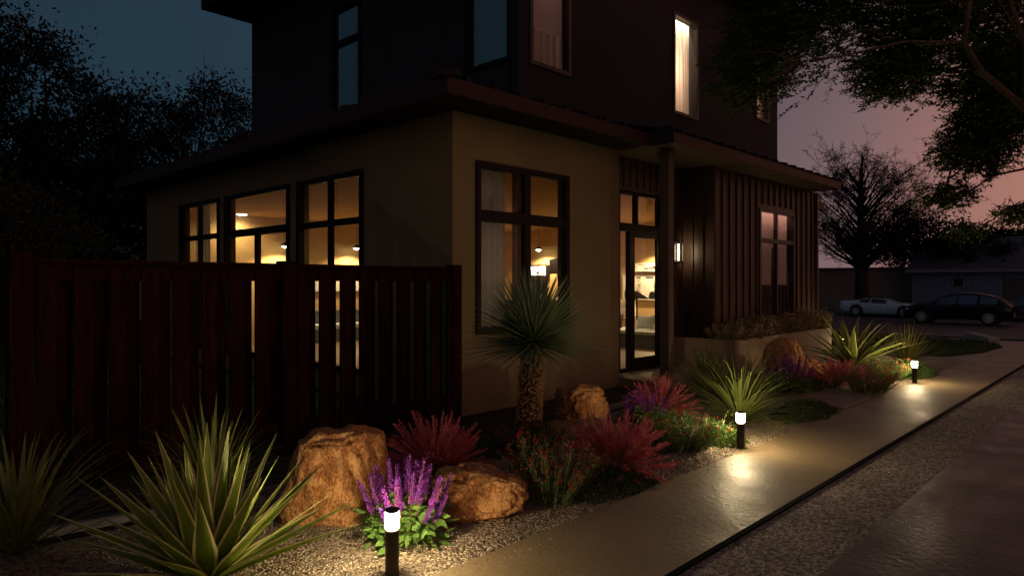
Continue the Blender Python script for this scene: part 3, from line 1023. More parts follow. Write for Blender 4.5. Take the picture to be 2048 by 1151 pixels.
mb = MB(); mb.box(UX + 0.22, UX + 0.23, 7.12, 8.25, 4.6, 7.1); mb.box(UX + 0.215, UX + 0.235, 7.12, 8.25, 4.58, 4.6)  # added light blocker, keeps the corner window dark and blue
tag(mb.build('window_panel', DARKROOM), 'dark panel added to block room light behind the blue reflecting corner window upstairs', 'blind')
mb = MB(); mb.box(13.2, 15.3, 5.965, 5.975, 2.33, 3.03); mb.box(13.2, 15.3, 5.96, 5.98, 2.31, 2.33)
tag(mb.build('window_panel', BLIND), 'pale roller blind lowered over the top panes of the bay window', 'blind')


# ------------------------------------------------------------------ lamps
def spot(loc, power, size=R(130), blend=0.4, col=(1, 0.68, 0.32), rad=0.04, parent=None, rot=(0, 0, 0)):
    l = bpy.data.lights.new('spot_bulb', 'SPOT')
    l.energy = power
    l.color = col
    l.spot_size = size
    l.spot_blend = blend
    l.shadow_soft_size = rad
    o = bpy.data.objects.new('spot_bulb', l)
    COL.objects.link(o)
    o.location = loc
    o.rotation_euler = rot
    if parent: o.parent = parent
    return o


def point(loc, power, col=(1, 0.72, 0.38), rad=0.05, parent=None):
    l = bpy.data.lights.new('bulb', 'POINT')
    l.energy = power
    l.color = col
    l.shadow_soft_size = rad
    o = bpy.data.objects.new('bulb', l)
    COL.objects.link(o)
    o.location = loc
    if parent: o.parent = parent
    return o


def wall_lamp(x, y, z, wx, wy, label, power):
    """little hooded lamp on a thin cord, washing the wall beside it"""
    r = empty('pendant_lamp', (x, y, z))
    tag(r, label, 'lamp', 'small hanging lamps inside the ground floor')
    mb = MB(); mb.lathe([(0.02, 0.09), (0.06, 0.07), (0.10, 0.0), (0.105, -0.01)], 16); mb.build('shade', BLACK, r, True)
    mb = MB(); mb.lathe([(0.001, -0.055), (0.04, -0.045), (0.075, -0.015), (0.08, 0.0)], 16); mb.build('bulb_glass', DOWN_E, r, True)
    mb = MB(); mb.tube([(0, 0, 0.08), (0, 0, CEIL - z)], 0.005, 6); mb.build('cord', BLACK, r)
    spot((0, 0, -0.07), power, R(150), 0.35, parent=r)
    return r


wall_lamp(10.46, 15.85, 2.5, 10.46, 16.28, 'small hanging lamp seen through the nearest side window', 130)
wall_lamp(8.38, 15.85, 2.48, 8.38, 16.28, 'small hanging lamp seen through the middle side window', 130)
wall_lamp(15.5, 13.72, 2.56, 15.93, 13.72, 'small hanging lamp above the lit screen, seen through the front window', 190)
wall_lamp(15.5, 9.45, 2.56, 15.93, 9.45, 'small hanging lamp over the menu board, behind the entrance door', 420)


def downlight(x, y, label, power):
    r = empty('downlight', (x, y, CEIL))
    tag(r, label, 'lamp', 'recessed ceiling lights')
    mb = MB(); mb.lathe([(0.118, -0.002), (0.15, -0.006), (0.15, -0.014), (0.12, -0.017)], 20); mb.build('rim', WHITE, r)
    mb = MB(); mb.lathe([(0.001, -0.04), (0.06, -0.035), (0.11, -0.02), (0.115, -0.018), (0.001, -0.014)], 20); mb.build('lens', DOWN_E, r)
    spot((0, 0, -0.05), power, R(165), 0.6, parent=r, rad=0.06)


downlight(7.3, 15.9, 'recessed ceiling light seen through the middle side window top pane', 90)
for x, y in ((7.4, 9.0), (8.5, 12.2), (13.2, 9.9), (12.2, 13.4)):
    downlight(x, y, 'round recessed ceiling light deep in the ground floor room', 110)

# lamp over the upper curtain
r = empty('curtain_lamp', (12.4, UY + 0.25, 7.08))
tag(r, 'small lamp hidden above the glowing upper curtain', 'lamp')
mb = MB(); mb.box(-0.5, 0.5, -0.025, 0.025, 0.0, 0.04); mb.build('light_bar', WHITE, r)
l = bpy.data.lights.new('strip_light', 'AREA'); l.shape = 'RECTANGLE'; l.size = 1.0; l.size_y = 0.04; l.energy = 34; l.color = (1, 0.82, 0.58)
o = bpy.data.objects.new('strip_light', l); COL.objects.link(o); o.parent = r; o.location = (0, 0, -0.01)
o.rotation_euler = (R(20), 0, 0)
r = empty('blind_fill_light', (8.15, UY + 0.235, 7.08))  # added light: makes the panel glow like reflected pink sky
tag(r, 'unseen added light behind the pale upper panel, in place of sky reflection', 'lamp')
mb = MB(); mb.box(-0.5, 0.5, -0.02, 0.02, 0.0, 0.03); mb.build('light_bar', WHITE, r)
l = bpy.data.lights.new('strip_light', 'AREA'); l.shape = 'RECTANGLE'; l.size = 1.0; l.size_y = 0.03; l.energy = 34; l.color = (1, 0.62, 0.52)
o = bpy.data.objects.new('strip_light', l); COL.objects.link(o); o.parent = r; o.location = (0, 0, -0.01)
o.rotation_euler = (R(-38), 0, 0)
r = empty('blind_fill_light', (14.3, 6.045, 3.03))  # added light behind the bay blind so the top panes read pink
tag(r, 'unseen added light making the bay window blind glow pink', 'lamp')
mb = MB(); mb.box(-0.95, 0.95, -0.02, 0.02, 0.0, 0.03); mb.build('light_bar', WHITE, r)
l = bpy.data.lights.new('strip_light', 'AREA'); l.shape = 'RECTANGLE'; l.size = 1.9; l.size_y = 0.03; l.energy = 16; l.color = (1, 0.56, 0.44)
o = bpy.data.objects.new('strip_light', l); COL.objects.link(o); o.parent = r; o.location = (0, 0, -0.01)
o.rotation_euler = (R(-34), 0, 0)

point((12.5, UY + 0.9, 6.0), 120, (1, 0.66, 0.46), rad=0.15)
point((15.8, UY + 1.0, 6.2), 48, (1, 0.6, 0.45), rad=0.15)

# wall lantern by the door
r = empty('wall_lantern', (10.95, 6.40, 2.12))
tag(r, 'black box lantern lit warm on the wall beside the entrance', 'wall lamp')
mb = MB(); mb.box(-0.05, 0.05, -0.02, 0.0, -0.2, 0.2); mb.build('back_plate', BLACK, r)
mb = MB()
for sx in (-0.06, 0.05):
    for sy in (-0.13, -0.03):
        mb.box(sx, sx + 0.01, sy, sy + 0.01, -0.18, 0.18)
mb.box(-0.065, 0.065, -0.135, -0.015, 0.18, 0.2); mb.box(-0.065, 0.065, -0.135, -0.015, -0.2, -0.18)
mb.build('cage', BLACK, r)
mb = MB(); mb.lathe([(0.018, -0.14), (0.018, 0.14)], 16, (0, -0.075)); mb.build('diffuser', SCON_E, r, True)


def bollard(i, x, y, label, h=0.36):
    r = empty('bollard_light', (x, y, 0))
    tag(r, label, 'bollard light', 'bollard lights along the path')
    mb = MB(); mb.lathe([(0.0375, -0.05), (0.0375, h - 0.112), (0.033, h - 0.11), (0.033, h - 0.104)], 28); mb.build('pole', LAMP_BODY, r, bevel=0.002)
    mb = MB(); mb.lathe([(0.036, h - 0.103), (0.0385, h - 0.1), (0.0385, h - 0.018), (0.036, h - 0.015)], 28); mb.build('diffuser', BOLL_E, r, True)
    mb = MB(); mb.lathe([(0.0385, h - 0.0145), (0.0395, h - 0.012), (0.0395, h - 0.003), (0.036, h)], 28); mb.build('cap', LAMP_BODY, r)
    return r


bollard(0, 2.24, 3.05, 'lit bollard in front of the purple salvia, nearest the camera', 0.36)
bollard(1, 6.24, 2.94, 'lit bollard in front of the spiky yucca midway along the path', 0.355)
bollard(2, 12.1, 2.84, 'lit bollard at the far end of the path near the lawn', 0.36)
bollard(3, 16.0, 5.12, 'far lit bollard mostly hidden behind the big agave leaves', 0.36)

# ------------------------------------------------------------------ things inside the ground floor
XW = 15.93
r = empty('menu_board', (XW, 9.95, 1.43))
tag(r, 'white wall board with rows of small print and dark shapes along its foot', 'menu board')
mb = MB(); mb.box(-0.05, 0, -0.98, 0.98, -0.34, 0.34, 2)
rr = random.Random(3)
for yc, w in ((0.78, 0.10), (0.45, 0.13), (-0.05, 0.05), (-0.32, 0.16), (-0.7, 0.1)):
    for k in range(9):
        z = 0.20 - k * 0.042
        for q in range(3):
            if rr.random() < 0.75:
                a = yc + w * (0.5 - q / 3); mb.box(-0.054, -0.05, a - w / 3.4, a, z - 0.016, z, 0 if rr.random() < 0.5 and yc > 0.3 else 1)
for yc, w in ((0.78, 0.11), (0.45, 0.13), (0.1, 0.25), (-0.1, 0.06), (-0.34, 0.2), (-0.7, 0.12)):
    mb.box(-0.054, -0.05, yc - w / 2, yc + w / 2, 0.25, 0.285, 1)
mb.build('panel', [REDM, BLACK, WHITE], r)
mb = MB()
for pts in ([(0.9, -0.3), (0.9, -0.08), (0.5, -0.1), (0.13, -0.3)], [(0.14, -0.27), (0.1, -0.13), (0.02, -0.1), (-0.06, -0.13), (-0.2, -0.3), (0.1, -0.3)],
            [(-0.28, -0.3), (-0.24, -0.12), (-0.4, -0.08), (-0.8, -0.1), (-0.9, -0.3)]):
    mb.prism([(-0.05, y, z) for y, z in pts], (-0.005, 0, 0))
mb.build('printed_shape', BLACK, r)
r = empty('sign_panel', (XW, 9.72, 1.975))
tag(r, 'long white sign with black brush strokes above the menu board', 'sign')
mb = MB(); mb.box(-0.12, 0, -0.75, 0.75, -0.11, 0.11); mb.build('panel', WHITE, r)
mb = MB()
# brush lettering as seen: u x o a
def stroke(pts, w=0.012):
    mb.tube([(-0.123, y, z) for y, z in pts], w, 5)
stroke([(0.62, 0.075), (-0.3, 0.075)], 0.006)
stroke([(0.46, 0.01), (0.43, -0.03), (0.36, -0.03), (0.33, 0.0)])
stroke([(0.30, 0.01), (0.27, -0.035), (0.22, -0.035), (0.19, 0.02), (0.18, -0.035)])
stroke([(0.17, 0.03), (0.05, -0.04)]); stroke([(0.06, 0.03), (0.16, -0.04)])
stroke([(0.02, 0.0), (-0.02, 0.035), (-0.10, 0.02), (-0.11, -0.03), (-0.04, -0.035), (0.02, 0.0)])
stroke([(-0.13, -0.035), (-0.19, 0.035), (-0.25, -0.035)]); stroke([(-0.16, -0.005), (-0.23, -0.005)])
mb.build('lettering', BLACK, r)
r = empty('wall_screen', (XW, 14.1, 1.92))
tag(r, 'white screen in thick black frame showing a simple face, inside front window', 'screen')
mb = MB(); mb.box(-0.08, 0, -0.45, 0.45, -0.19, 0.19); mb.build('frame', BLACK, r, bevel=0.03)
mb = MB(); mb.box(-0.085, -0.08, -0.36, 0.36, -0.14, 0.14); mb.build('display', mat_emit('screen_glow', (1, 0.97, 0.9), 1.1), r)
mb = MB()
for y in (0.06, -0.09): mb.box(-0.09, -0.086, y - 0.025, y + 0.025, 0.03, 0.05)
mb.prism([(-0.086, 0.05, -0.04), (-0.086, -0.0, -0.04), (-0.086, -0.1, -0.015), (-0.086, -0.05, -0.095)], (-0.004, 0, 0))
mb.build('face_mark', BLACK, r)
mb = MB(); mb.box(15.6, XW, 13.0, 13.4, 1.82, 2.28)
tag(mb.build('speaker', BLACK, bevel=0.03), 'black box speaker on the wall right of the lit screen', 'speaker')
# dark shelf with cups below
r = empty('drinks_counter', (12.2, 10.95, FL))
tag(r, 'dark serving counter with machine behind the yucca, in the front window', 'counter')
mb = MB(); mb.box(-0.5, 0.5, -0.7, 0.7, 0, 1.05); mb.build('cabinet', BLACK, r, bevel=0.01)
mb = MB(); mb.box(-0.55, 0.55, -0.75, 0.75, 1.05, 1.09); mb.build('top', WHITE, r, bevel=0.01)
r = empty('coffee_machine', (12.2, 11.0, FL + 1.09))
tag(r, 'black coffee machine with steel trim standing on the dark counter', 'coffee machine')
mb = MB(); mb.box(-0.2, 0.2, -0.32, 0.32, 0.0, 0.12); mb.box(0.0, 0.2, -0.32, 0.32, 0.12, 0.32); mb.box(-0.22, 0.22, -0.34, 0.34, 0.32, 0.46); mb.build('body', BLACK, r, bevel=0.015)
mb = MB(); mb.box(-0.225, -0.22, -0.3, 0.3, 0.34, 0.37); mb.tube([(-0.2, -0.12, 0.25), (-0.3, -0.12, 0.25)], 0.02, 8); mb.tube([(-0.2, 0.12, 0.25), (-0.3, 0.12, 0.25)], 0.02, 8); mb.build('trim', mat_plain('chrome', (0.7, 0.7, 0.7), 0.2, 1.0), r)
for i, y in enumerate((10.45, 10.62, 11.5)):
    mb = MB(); mb.lathe([(0.03, 0), (0.045, 0.11), (0.041, 0.11), (0.027, 0.005)], 14)
    tag(mb.build('cup', WHITE, loc=(11.85, y, FL + 1.09)), 'small white cup on the dark serving counter', 'cup', 'cups on the counter')
# bench with cushions
r = empty('bench', (13.5, 9.3, FL))
tag(r, 'grey upholstered bench with pale seat edge behind the entrance door', 'bench')
mb = MB(); mb.box(-0.45, 0.5, -1.6, 2.6, 0, 0.30); mb.build('base', GREYBLUE, r, bevel=0.01)
mb = MB(); mb.box(-0.5, 0.5, -1.65, 2.65, 0.30, 0.38); mb.build('seat', PILLOWM, r, bevel=0.02)


def pillow(loc, rz, mat, label, s=(0.5, 0.16, 0.34)):
    nbm = MB()
    n = 10
    V, F = [], []
    for sgn in (1, -1):
        for i in range(n + 1):
            for j in range(n + 1):
                u, v = i / n * 2 - 1, j / n * 2 - 1
                th = ((1 - u * u) * (1 - v * v)) ** 0.45
                V.append((u * s[0] / 2 * (1 - 0.06 * (1 - v * v)), sgn * th * s[1] / 2 + 0.008 * math.sin(u * 7 + v * 5), (v * (1 - 0.08 * (1 - u * u)) + 1) * s[2] / 2))
    k = (n + 1) ** 2
    for q in (0, k):
        for i in range(n):
            for j in range(n):
                a = q + i * (n + 1) + j
                f = (a, a + 1, a + n + 2, a + n + 1)
                F.append(f if q else f[::-1])
    nbm.add(V, F)
    o = nbm.build('cushion', mat, smooth=True, loc=loc)
    o.rotation_euler = (R(-14), 0, rz)
    return tag(o, label, 'cushion')


pillow((13.6, 8.75, FL + 0.38), R(-85), PILLOWM, 'pale blue cushion at the middle of the grey bench')
pillow((13.72, 8.25, FL + 0.38), R(-97), WHITE, 'white cushion at the right end of the grey bench')
pillow((13.72, 9.75, FL + 0.38), R(-92), mat_plain('cushion_mauve', (0.16, 0.09, 0.09), 0.9), 'mauve brown cushion seen through the narrow side light', (0.6, 0.16, 0.34))
r = empty('framed_picture', (XW, 11.0, 0.83))
tag(r, 'white framed landscape print low on the wall left of the door', 'picture')
mb = MB(); mb.box(-0.04, 0, -0.47, 0.47, -0.25, 0.25); mb.build('frame', WHITE, r)
mb = MB(); mb.box(-0.044, -0.04, -0.43, 0.43, -0.21, 0.21); mb.build('print', mat_noise('landscape_print', [(0.3, (0.25, 0.27, 0.27)), (0.5, (0.5, 0.42, 0.34)), (0.7, (0.62, 0.6, 0.55))], 3, 6, 0.8, 0, stretch=(1, 0.6, 4)), r)
# white wall board and sofa behind the fence slits
r = empty('notice_board', (10.3, 16.27, 1.5))
tag(r, 'bright white board on the rear wall, glimpsed between fence pickets', 'board')
mb = MB(); mb.box(-1.5, 0.9, -0.05, 0, -0.17, 0.17); mb.build('panel', WHITE, r)
r = empty('sofa', (9.3, 15.4, FL))
tag(r, 'grey sofa with pale cushions below the white board', 'sofa')
mb = MB(); mb.box(-1.5, 1.8, -0.4, 0.4, 0, 0.3); mb.box(-1.5, 1.8, 0.2, 0.4, 0.3, 0.75); mb.build('base', GREYBLUE, r, bevel=0.02)
mb = MB(); mb.box(-1.45, 1.75, -0.42, 0.2, 0.3, 0.42); mb.build('seat', PILLOWM, r, bevel=0.03)
# pointed ornament on the side window sill
r = empty('table_ornament', (5.75, 10.55, 1.35))
mb = MB(); mb.lathe([(0.03, 0), (0.035, 0.03), (0.04, 0.16), (0.03, 0.27), (0.004, 0.36)], 14); mb.build('figure', BLACK, r, True)
mb = MB(); mb.box(-0.12, 0.12, -0.35, 0.35, -0.02, 0.0); mb.box(-0.02, 0.02, -0.3, -0.26, -1.25, -0.02); mb.box(-0.02, 0.02, 0.26, 0.3, -1.25, -0.02); mb.build('shelf_stand', BLACK, r)
tag(r, 'dark pointed ornament on a stand in the middle side window', 'ornament')

# ------------------------------------------------------------------ fence
FR = empty('fence', (0.9, 6.02, 0))
tag(FR, 'dark red board fence with posts running from the left to the house corner', 'fence')
FINV = Matrix.Translation((-0.9, -6.02, 0))


def fp(mb, name, bevel=0.003):
    o = mb.build(name, FENCEM, None, bevel=bevel)
    o.parent = FR
    o.matrix_parent_inverse = FINV
    return o


FY = 6.02
for x, w, h in ((1.035, 0.155, 1.82), (3.13, 0.14, 1.79), (5.24, 0.14, 1.79)):
    mb = MB(); mb.box(x, x + w, FY - 0.06, FY + 0.08, -0.1, h); fp(mb, 'post', 0.008)
mb = MB(); mb.box(1.19, 5.24, FY - 0.025, FY + 0.049, 1.60, 1.735); mb.box(1.19, 5.24, FY - 0.07, FY + 0.08, 1.735, 1.765); fp(mb, 'top_rail')
mb = MB(); mb.box(1.19, 5.24, FY - 0.018, FY + 0.049, 0.16, 0.26); fp(mb, 'bottom_rail')
fr_ = random.Random(4)
# two bays of board on board, each set out from its own post
for start, pitch, lo, hi in ((2.157 - 4 * 0.2377, 0.2377, 1.195, 3.125), (3.287, 0.234, 3.275, 5.235)):
    x = start
    while x < hi:
        a, b = max(x, lo), min(x + 0.125, hi)
        if b - a > 0.02:
            mb = MB(); mb.box(a, b, FY - 0.048, FY - 0.026, 0.04 + fr_.uniform(-.008, .008), 1.70 + fr_.uniform(-.004, .004)); fp(mb, 'picket')
        a, b = max(x + 0.125 - 0.008, lo), min(x + pitch + 0.012, hi)
        if b - a > 0.02:
            mb = MB(); mb.box(a, b, FY + 0.05, FY + 0.07, 0.04 + fr_.uniform(-.008, .008), 1.62); fp(mb, 'back_board')
        x += pitch
# rear fence of the backyard
mb = MB()
x = -12
while x < 4:
    mb.box(x, x + 0.14, 22.0, 22.02, 0.0, 1.75); x += 0.15
mb.box(-12, 4, 22.02, 22.06, 0.3, 0.4); mb.box(-12, 4, 22.02, 22.06, 1.4, 1.5)
tag(mb.build('rear_fence', FENCEM), 'dark wooden fence at the back of the yard far left', 'fence')


# ------------------------------------------------------------------ planter
r = empty('planter', (10.84, 5.2, 0))
tag(r, 'long tan stucco planter wall below the bay window', 'planter')
mb = MB()
h = 0.6
outer = [(0, 1.16), (0, 0), (4.55, 0), (4.55, 0.55)]
inner = [(0.12, 1.16), (0.12, 0.12), (4.43, 0.12), (4.43, 0.55)]
for i in range(3):
    p, q, s, t = outer[i], outer[i + 1], inner[i + 1], inner[i]
    mb.prism([(p[0], p[1], -0.1), (q[0], q[1], -0.1), (s[0], s[1], -0.1), (t[0], t[1], -0.1)], (0, 0, h + 0.1))
mb.build('wall', mat_noise('planter_stucco', [(0.3, (0.34, 0.26, 0.165)), (0.7, (0.42, 0.325, 0.21))], 2.5, 8, 0.9, 0.3, 0.005, bscale=90), r)
mb = MB(); mb.quad((0.12, 0.12, 0.5), (4.43, 0.12, 0.5), (4.43, 0.56, 0.5), (0.12, 0.56, 0.5)); mb.build('soil', SOIL, r)


def bushy(nst, rad, h, leafL, leafW, per, up=1.0, rng=RNG, mi=0, spread=0.5, stemmi=None, lean=1.0):
    """many upright stems with leaves; returns NB and stem tips"""
    nb = NB()
    tips = []
    for _ in range(nst):
        a = rng.uniform(0, 2 * PI); q = rad * 0.55 * math.sqrt(rng.uniform())
        b = np.array([q * math.cos(a), q * math.sin(a), 0.0])
        out = rng.uniform(0.1, 1.0) * lean
        hh = h * rng.uniform(0.65, 1.05) * (1 - 0.35 * out * out)
        t = b + np.array([math.cos(a) * rad * 0.75 * out, math.sin(a) * rad * 0.75 * out, hh])
        s = rng.uniform(0.12, 1, per)[:, None]
        P = b + (t - b) * s + rng.normal(size=(per, 3)) * 0.008
        D = rng.normal(size=(per, 3)) * spread
        D[:, 2] += up
        D[:, 0] += math.cos(a) * 0.3; D[:, 1] += math.sin(a) * 0.3
        nb.leaves(P, D, rng.uniform(0.6, 1.15, per) * leafL, leafW, mi, 0.2, rng)
        if stemmi is not None:
            nb.sticks(b[None], t[None], 0.006, stemmi, rng)
        tips.append((b, t))
    return nb, tips


nb, _ = bushy(95, 0.38, 0.36, 0.045, 0.018, 46, 0.8, spread=0.7)
sh = empty('planter_shrub', (11.2, 5.5, 0.5))
tag(sh, 'low silvery shrub at the left end of the planter', 'shrub', 'silvery shrubs in the planter')
nb.build('foliage', [SHRUB_L], sh)
names = ['second silvery shrub from the left in the planter', 'third silvery shrub from the left in the planter', 'middle silvery shrub of the planter row',
         'silvery shrub below the bay window left edge', 'silvery shrub below the bay window mullion', 'silvery shrub right of the bay window', 'taller silvery shrub at the right end of the planter']
for i, n in enumerate(names):
    copy_thing(sh, (11.2 + (i + 1) * 0.545, 5.48 + 0.04 * ((i * 7) % 3), 0.5), i * 1.3, (1, 1, 1.1 + 0.1 * ((i * 5) % 4) + (0.25 if i == 6 else 0)), n)


# ------------------------------------------------------------------ rocks
def rock(name, label, loc, size, seed, rz=0.0, mat=ROCKM, shape=None, sub=5, rough=0.2, ridged=0.0, strata=0.0):
    import bmesh
    bm = bmesh.new()
    bmesh.ops.create_icosphere(bm, subdivisions=sub, radius=1)
    off = Vector((seed * 3.7, seed * 1.3, seed * 2.1))
    for v in bm.verts:
        p = v.co.copy()
        # squarer than a ball
        q = Vector([math.copysign(abs(c) ** 0.72, c) for c in p])
        d = noise.fractal(p * 1.1 + off, 1.0, 2.0, 5) * rough
        c2 = noise.voronoi(p * 2.1 + off * 0.7)[0]; d += (0.35 - c2[0]) * rough * 0.55
        d += noise.fractal(p * 4.5 + off, 1.0, 2.0, 4) * rough * 0.22
        cell = noise.voronoi(p * 1.3 + off)[0]
        d -= max(0, 0.22 - abs(cell[1] - cell[0])) * 0.45 * rough * 3 * ridged
        q = q * (1 + d)
        if strata:
            q.x += strata * 0.05 * math.sin(q.z * 22 + noise.noise(p * 2 + off) * 4)
        if shape: q = shape(q, p, off)
        v.co = Vector((q.x * size[0], q.y * size[1], q.z * size[2]))
    zmin = min(v.co.z for v in bm.verts)
    for v in bm.verts: v.co.z -= zmin * 0.82
    me = bpy.data.meshes.new(name)
    bm.to_mesh(me); bm.free()
    me.materials.append(mat)
    me.polygons.foreach_set('use_smooth', [True] * len(me.polygons))
    o = bpy.data.objects.new(name, me)
    COL.objects.link(o)
    o.location = loc
    o.rotation_euler = (0, 0, rz)
    return tag(o, label, 'boulder')


def stump(q, p, off):
    t = (q.z + 1) / 2
    f = 1.30 - 0.52 * t
    f += 0.10 * noise.noise(Vector((math.atan2(p.y, p.x) * 2.2, t * 1.1, off.x)))        # vertical flutes
    q.x *= f; q.y *= f
    q.x += 0.20 * t
    if q.z > 0.55:
        r = math.hypot(q.x, q.y)
        q.z = 0.55 + (q.z - 0.55) * 0.45 + 0.10 * noise.noise(p * 2.5 + off) - max(0, 0.45 - r) * 0.45
    return q


rock('boulder', 'tall stump shaped orange boulder lit by the nearest bollard', (2.58, 4.20, -0.05), (0.325, 0.28, 0.40), 3, R(-42), ROCKM, stump, 6, 0.16, 0.6)


def slab(q, p, off):
    q.z *= 1 - 0.35 * max(0, q.x)
    if q.z < -0.1: q.x *= 1 + 0.18 * q.z; q.y *= 1 + 0.18 * q.z
    return q


rock('boulder', 'low slanted orange boulder right of the purple salvia', (3.22, 3.42, -0.04), (0.36, 0.25, 0.20), 8, R(-38), ROCKM, slab, 6, 0.22, 1.0)
rock('boulder', 'rounded layered boulder standing against the wall right of the tree yucca', (6.05, 4.72, 0.0), (0.29, 0.24, 0.23), 12, R(-30), ROCKM, None, 6, 0.18, 0.5, 0.7)
rock('boulder', 'broad flat brown boulder lying in front of the layered boulder', (5.32, 4.12, -0.05), (0.50, 0.34, 0.15), 15, R(-20), ROCKM2, None, 5, 0.18, 0.3)
rock('boulder', 'round topped orange boulder in front of the planter wall', (10.95, 4.45, -0.04), (0.34, 0.31, 0.40), 21, R(10), ROCKM, None, 5, 0.16, 0.5)
rock('boulder', 'small sloping boulder leaning right of the round topped boulder', (11.45, 4.2, -0.03), (0.36, 0.22, 0.20), 25, R(-35), ROCKM, slab, 5, 0.2, 0.5)

# loose pebbles scattered on the gravel near the path: the gravel itself is uncountable
nb = NB()
n = 9000
PX = RNG.uniform(0.3, 9.0, n); PY = np.where(RNG.uniform(size=n) < 0.02, RNG.uniform(2.72, 2.88, n), RNG.uniform(2.87, 4.6, n))
rad = RNG.uniform(0.004, 0.010, n)
oct_v = np.array([(1, 0, 0), (0, 1, 0), (-1, 0, 0), (0, -1, 0), (0.6, 0.5, 0.75), (-0.5, 0.6, 0.8), (-0.6, -0.5, 0.75), (0.5, -0.6, 0.8)])
an = RNG.uniform(0, 2 * PI, n); ca, sa = np.cos(an), np.sin(an)
sx = rad * RNG.uniform(0.9, 1.6, n); sy = rad; sz = rad * RNG.uniform(0.5, 0.9, n)
Vx = oct_v[None, :, 0] * sx[:, None]; Vy = oct_v[None, :, 1] * sy[:, None]; Vz = oct_v[None, :, 2] * sz[:, None]
V = np.stack([PX[:, None] + Vx * ca[:, None] - Vy * sa[:, None], PY[:, None] + Vx * sa[:, None] + Vy * ca[:, None], Vz + 0.004], 2)
f = np.array([(0, 1, 5, 4), (1, 2, 6, 5), (2, 3, 7, 6), (3, 0, 4, 7), (4, 5, 6, 7)])
F = (np.arange(n) * 8)[:, None, None] + f[None]
nb.add(V, F.reshape(-1, 4), 0)
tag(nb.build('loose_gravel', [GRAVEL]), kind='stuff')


# ------------------------------------------------------------------ plants
def plant(name, loc, label, cat, rz=0, group=None):
    r = empty(name, loc, rz)
    return tag(r, label, cat, group)


def stemless(nb, n, L, W, e0, e1, droop, prof='grass', strips=2, mi=(0, 0), rng=RNG, seg=8, fold=0.25, r0=0.03, z0=0.02, twist=0.0, az=None):
    for i in range(n):
        t = (i + rng.uniform(0, 1)) / n
        el = e0 + (e1 - e0) * t
        a = i * 2.39996 + rng.uniform(-0.25, 0.25) if az is None else rng.uniform(*az)
        l = L * rng.uniform(0.82, 1.1)
        nb.blade((r0 * math.cos(a), r0 * math.sin(a), z0 + 0.05 * (1 - abs(t - 0.5))), a, el, l, W * rng.uniform(0.85, 1.1), droop * rng.uniform(0.5, 1.4), seg, strips, prof, mi, fold, twist * rng.uniform(-1, 1))


# big variegated agave at the front
r = plant('agave', (1.50, 3.66, -0.03), 'large yellow edged agave at the bottom left front', 'agave')
nb = NB()
g1 = np.random.default_rng(5)
stemless(nb, 58, 0.78, 0.125, R(88), R(14), 0.10, 'agave', 4, (0, 1), g1, 9, 0.22, 0.05, 0.02)
nb.build('leaves', [AG_GREEN, AG_YEL], r, True)

# fountain grasses / yuccas left
r = plant('strappy_yucca', (0.86, 4.72, 0), 'dark arching yucca at the left picture edge', 'yucca')
nb = NB(); g1 = np.random.default_rng(6)
stemless(nb, 26, 0.62, 0.042, R(86), R(60), 0.25, 'grass', 2, (0, 0), g1, 8, 0.25)
stemless(nb, 110, 0.80, 0.020, R(80), R(18), 0.9, 'grass', 2, (0, 0), g1, 10, 0.25)
nb.build('leaves', [BLADE], r, True)
r = plant('strappy_yucca', (1.95, 4.70, 0), 'arching yucca with broad upright centre leaves behind the front agave', 'yucca')
nb = NB(); g1 = np.random.default_rng(7)
stemless(nb, 22, 0.72, 0.045, R(87), R(66), 0.22, 'grass', 2, (0, 0), g1, 8, 0.25)
stemless(nb, 130, 0.72, 0.014, R(78), R(12), 1.0, 'grass', 2, (0, 0), g1, 10, 0.25)
nb.build('leaves', [BLADE], r, True)
# yucca by the middle bollard
r = plant('strappy_yucca', (7.2, 3.40, 0), 'bright green arching yucca behind the middle bollard', 'yucca')
nb = NB(); g1 = np.random.default_rng(8)
stemless(nb, 20, 0.70, 0.040, R(88), R(62), 0.22, 'grass', 2, (0, 0), g1, 8, 0.25)
stemless(nb, 150, 0.98, 0.024, R(75), R(8), 0.8, 'grass', 2, (0, 0), g1, 10, 0.25, 0.04, 0.03)
stemless(nb, 9, 0.62, 0.02, R(60), R(25), 2.3, 'grass', 2, (1, 1), g1, 10, 0.25, 0.05, 0.03)
nb.build('leaves', [BLADE, BLADE_YE], r, True)
r = plant('spiky_yucca', (8.45, 4.45, 0), 'stiff green yucca in front of the porch post', 'yucca')
nb = NB(); g1 = np.random.default_rng(9)
stemless(nb, 120, 0.74, 0.030, R(88), R(8), 0.12, 'grass', 2, (0, 0), g1, 6, 0.3, 0.04, 0.05)
nb.build('leaves', [BLADE], r, True)
r = plant('spiky_yucca', (14.1, 3.45, 0), 'stiff pale yucca right of the big far agave', 'yucca')
nb = NB(); g1 = np.random.default_rng(10)
stemless(nb, 80, 0.80, 0.042, R(88), R(8), 0.15, 'grass', 2, (0, 0), g1, 6, 0.3, 0.04, 0.05)
nb.build('leaves', [BLADE_YE], r, True)
# century plant at the far end
r = plant('century_plant', (12.7, 3.95, 0.0), 'big agave with yellow edged curling leaves near the planter end', 'agave')
nb = NB(); g1 = np.random.default_rng(14)
stemless(nb, 16, 0.95, 0.17, R(86), R(50), 0.5, 'agave', 4, (0, 1), g1, 12, 0.4, 0.05, 0.05, 0.5)
stemless(nb, 18, 1.15, 0.15, R(48), R(16), 0.55, 'agave', 4, (0, 1), g1, 12, 0.4, 0.05, 0.05, 0.8)
nb.build('leaves', [AG_GREEN, AG_YEL], r, True)

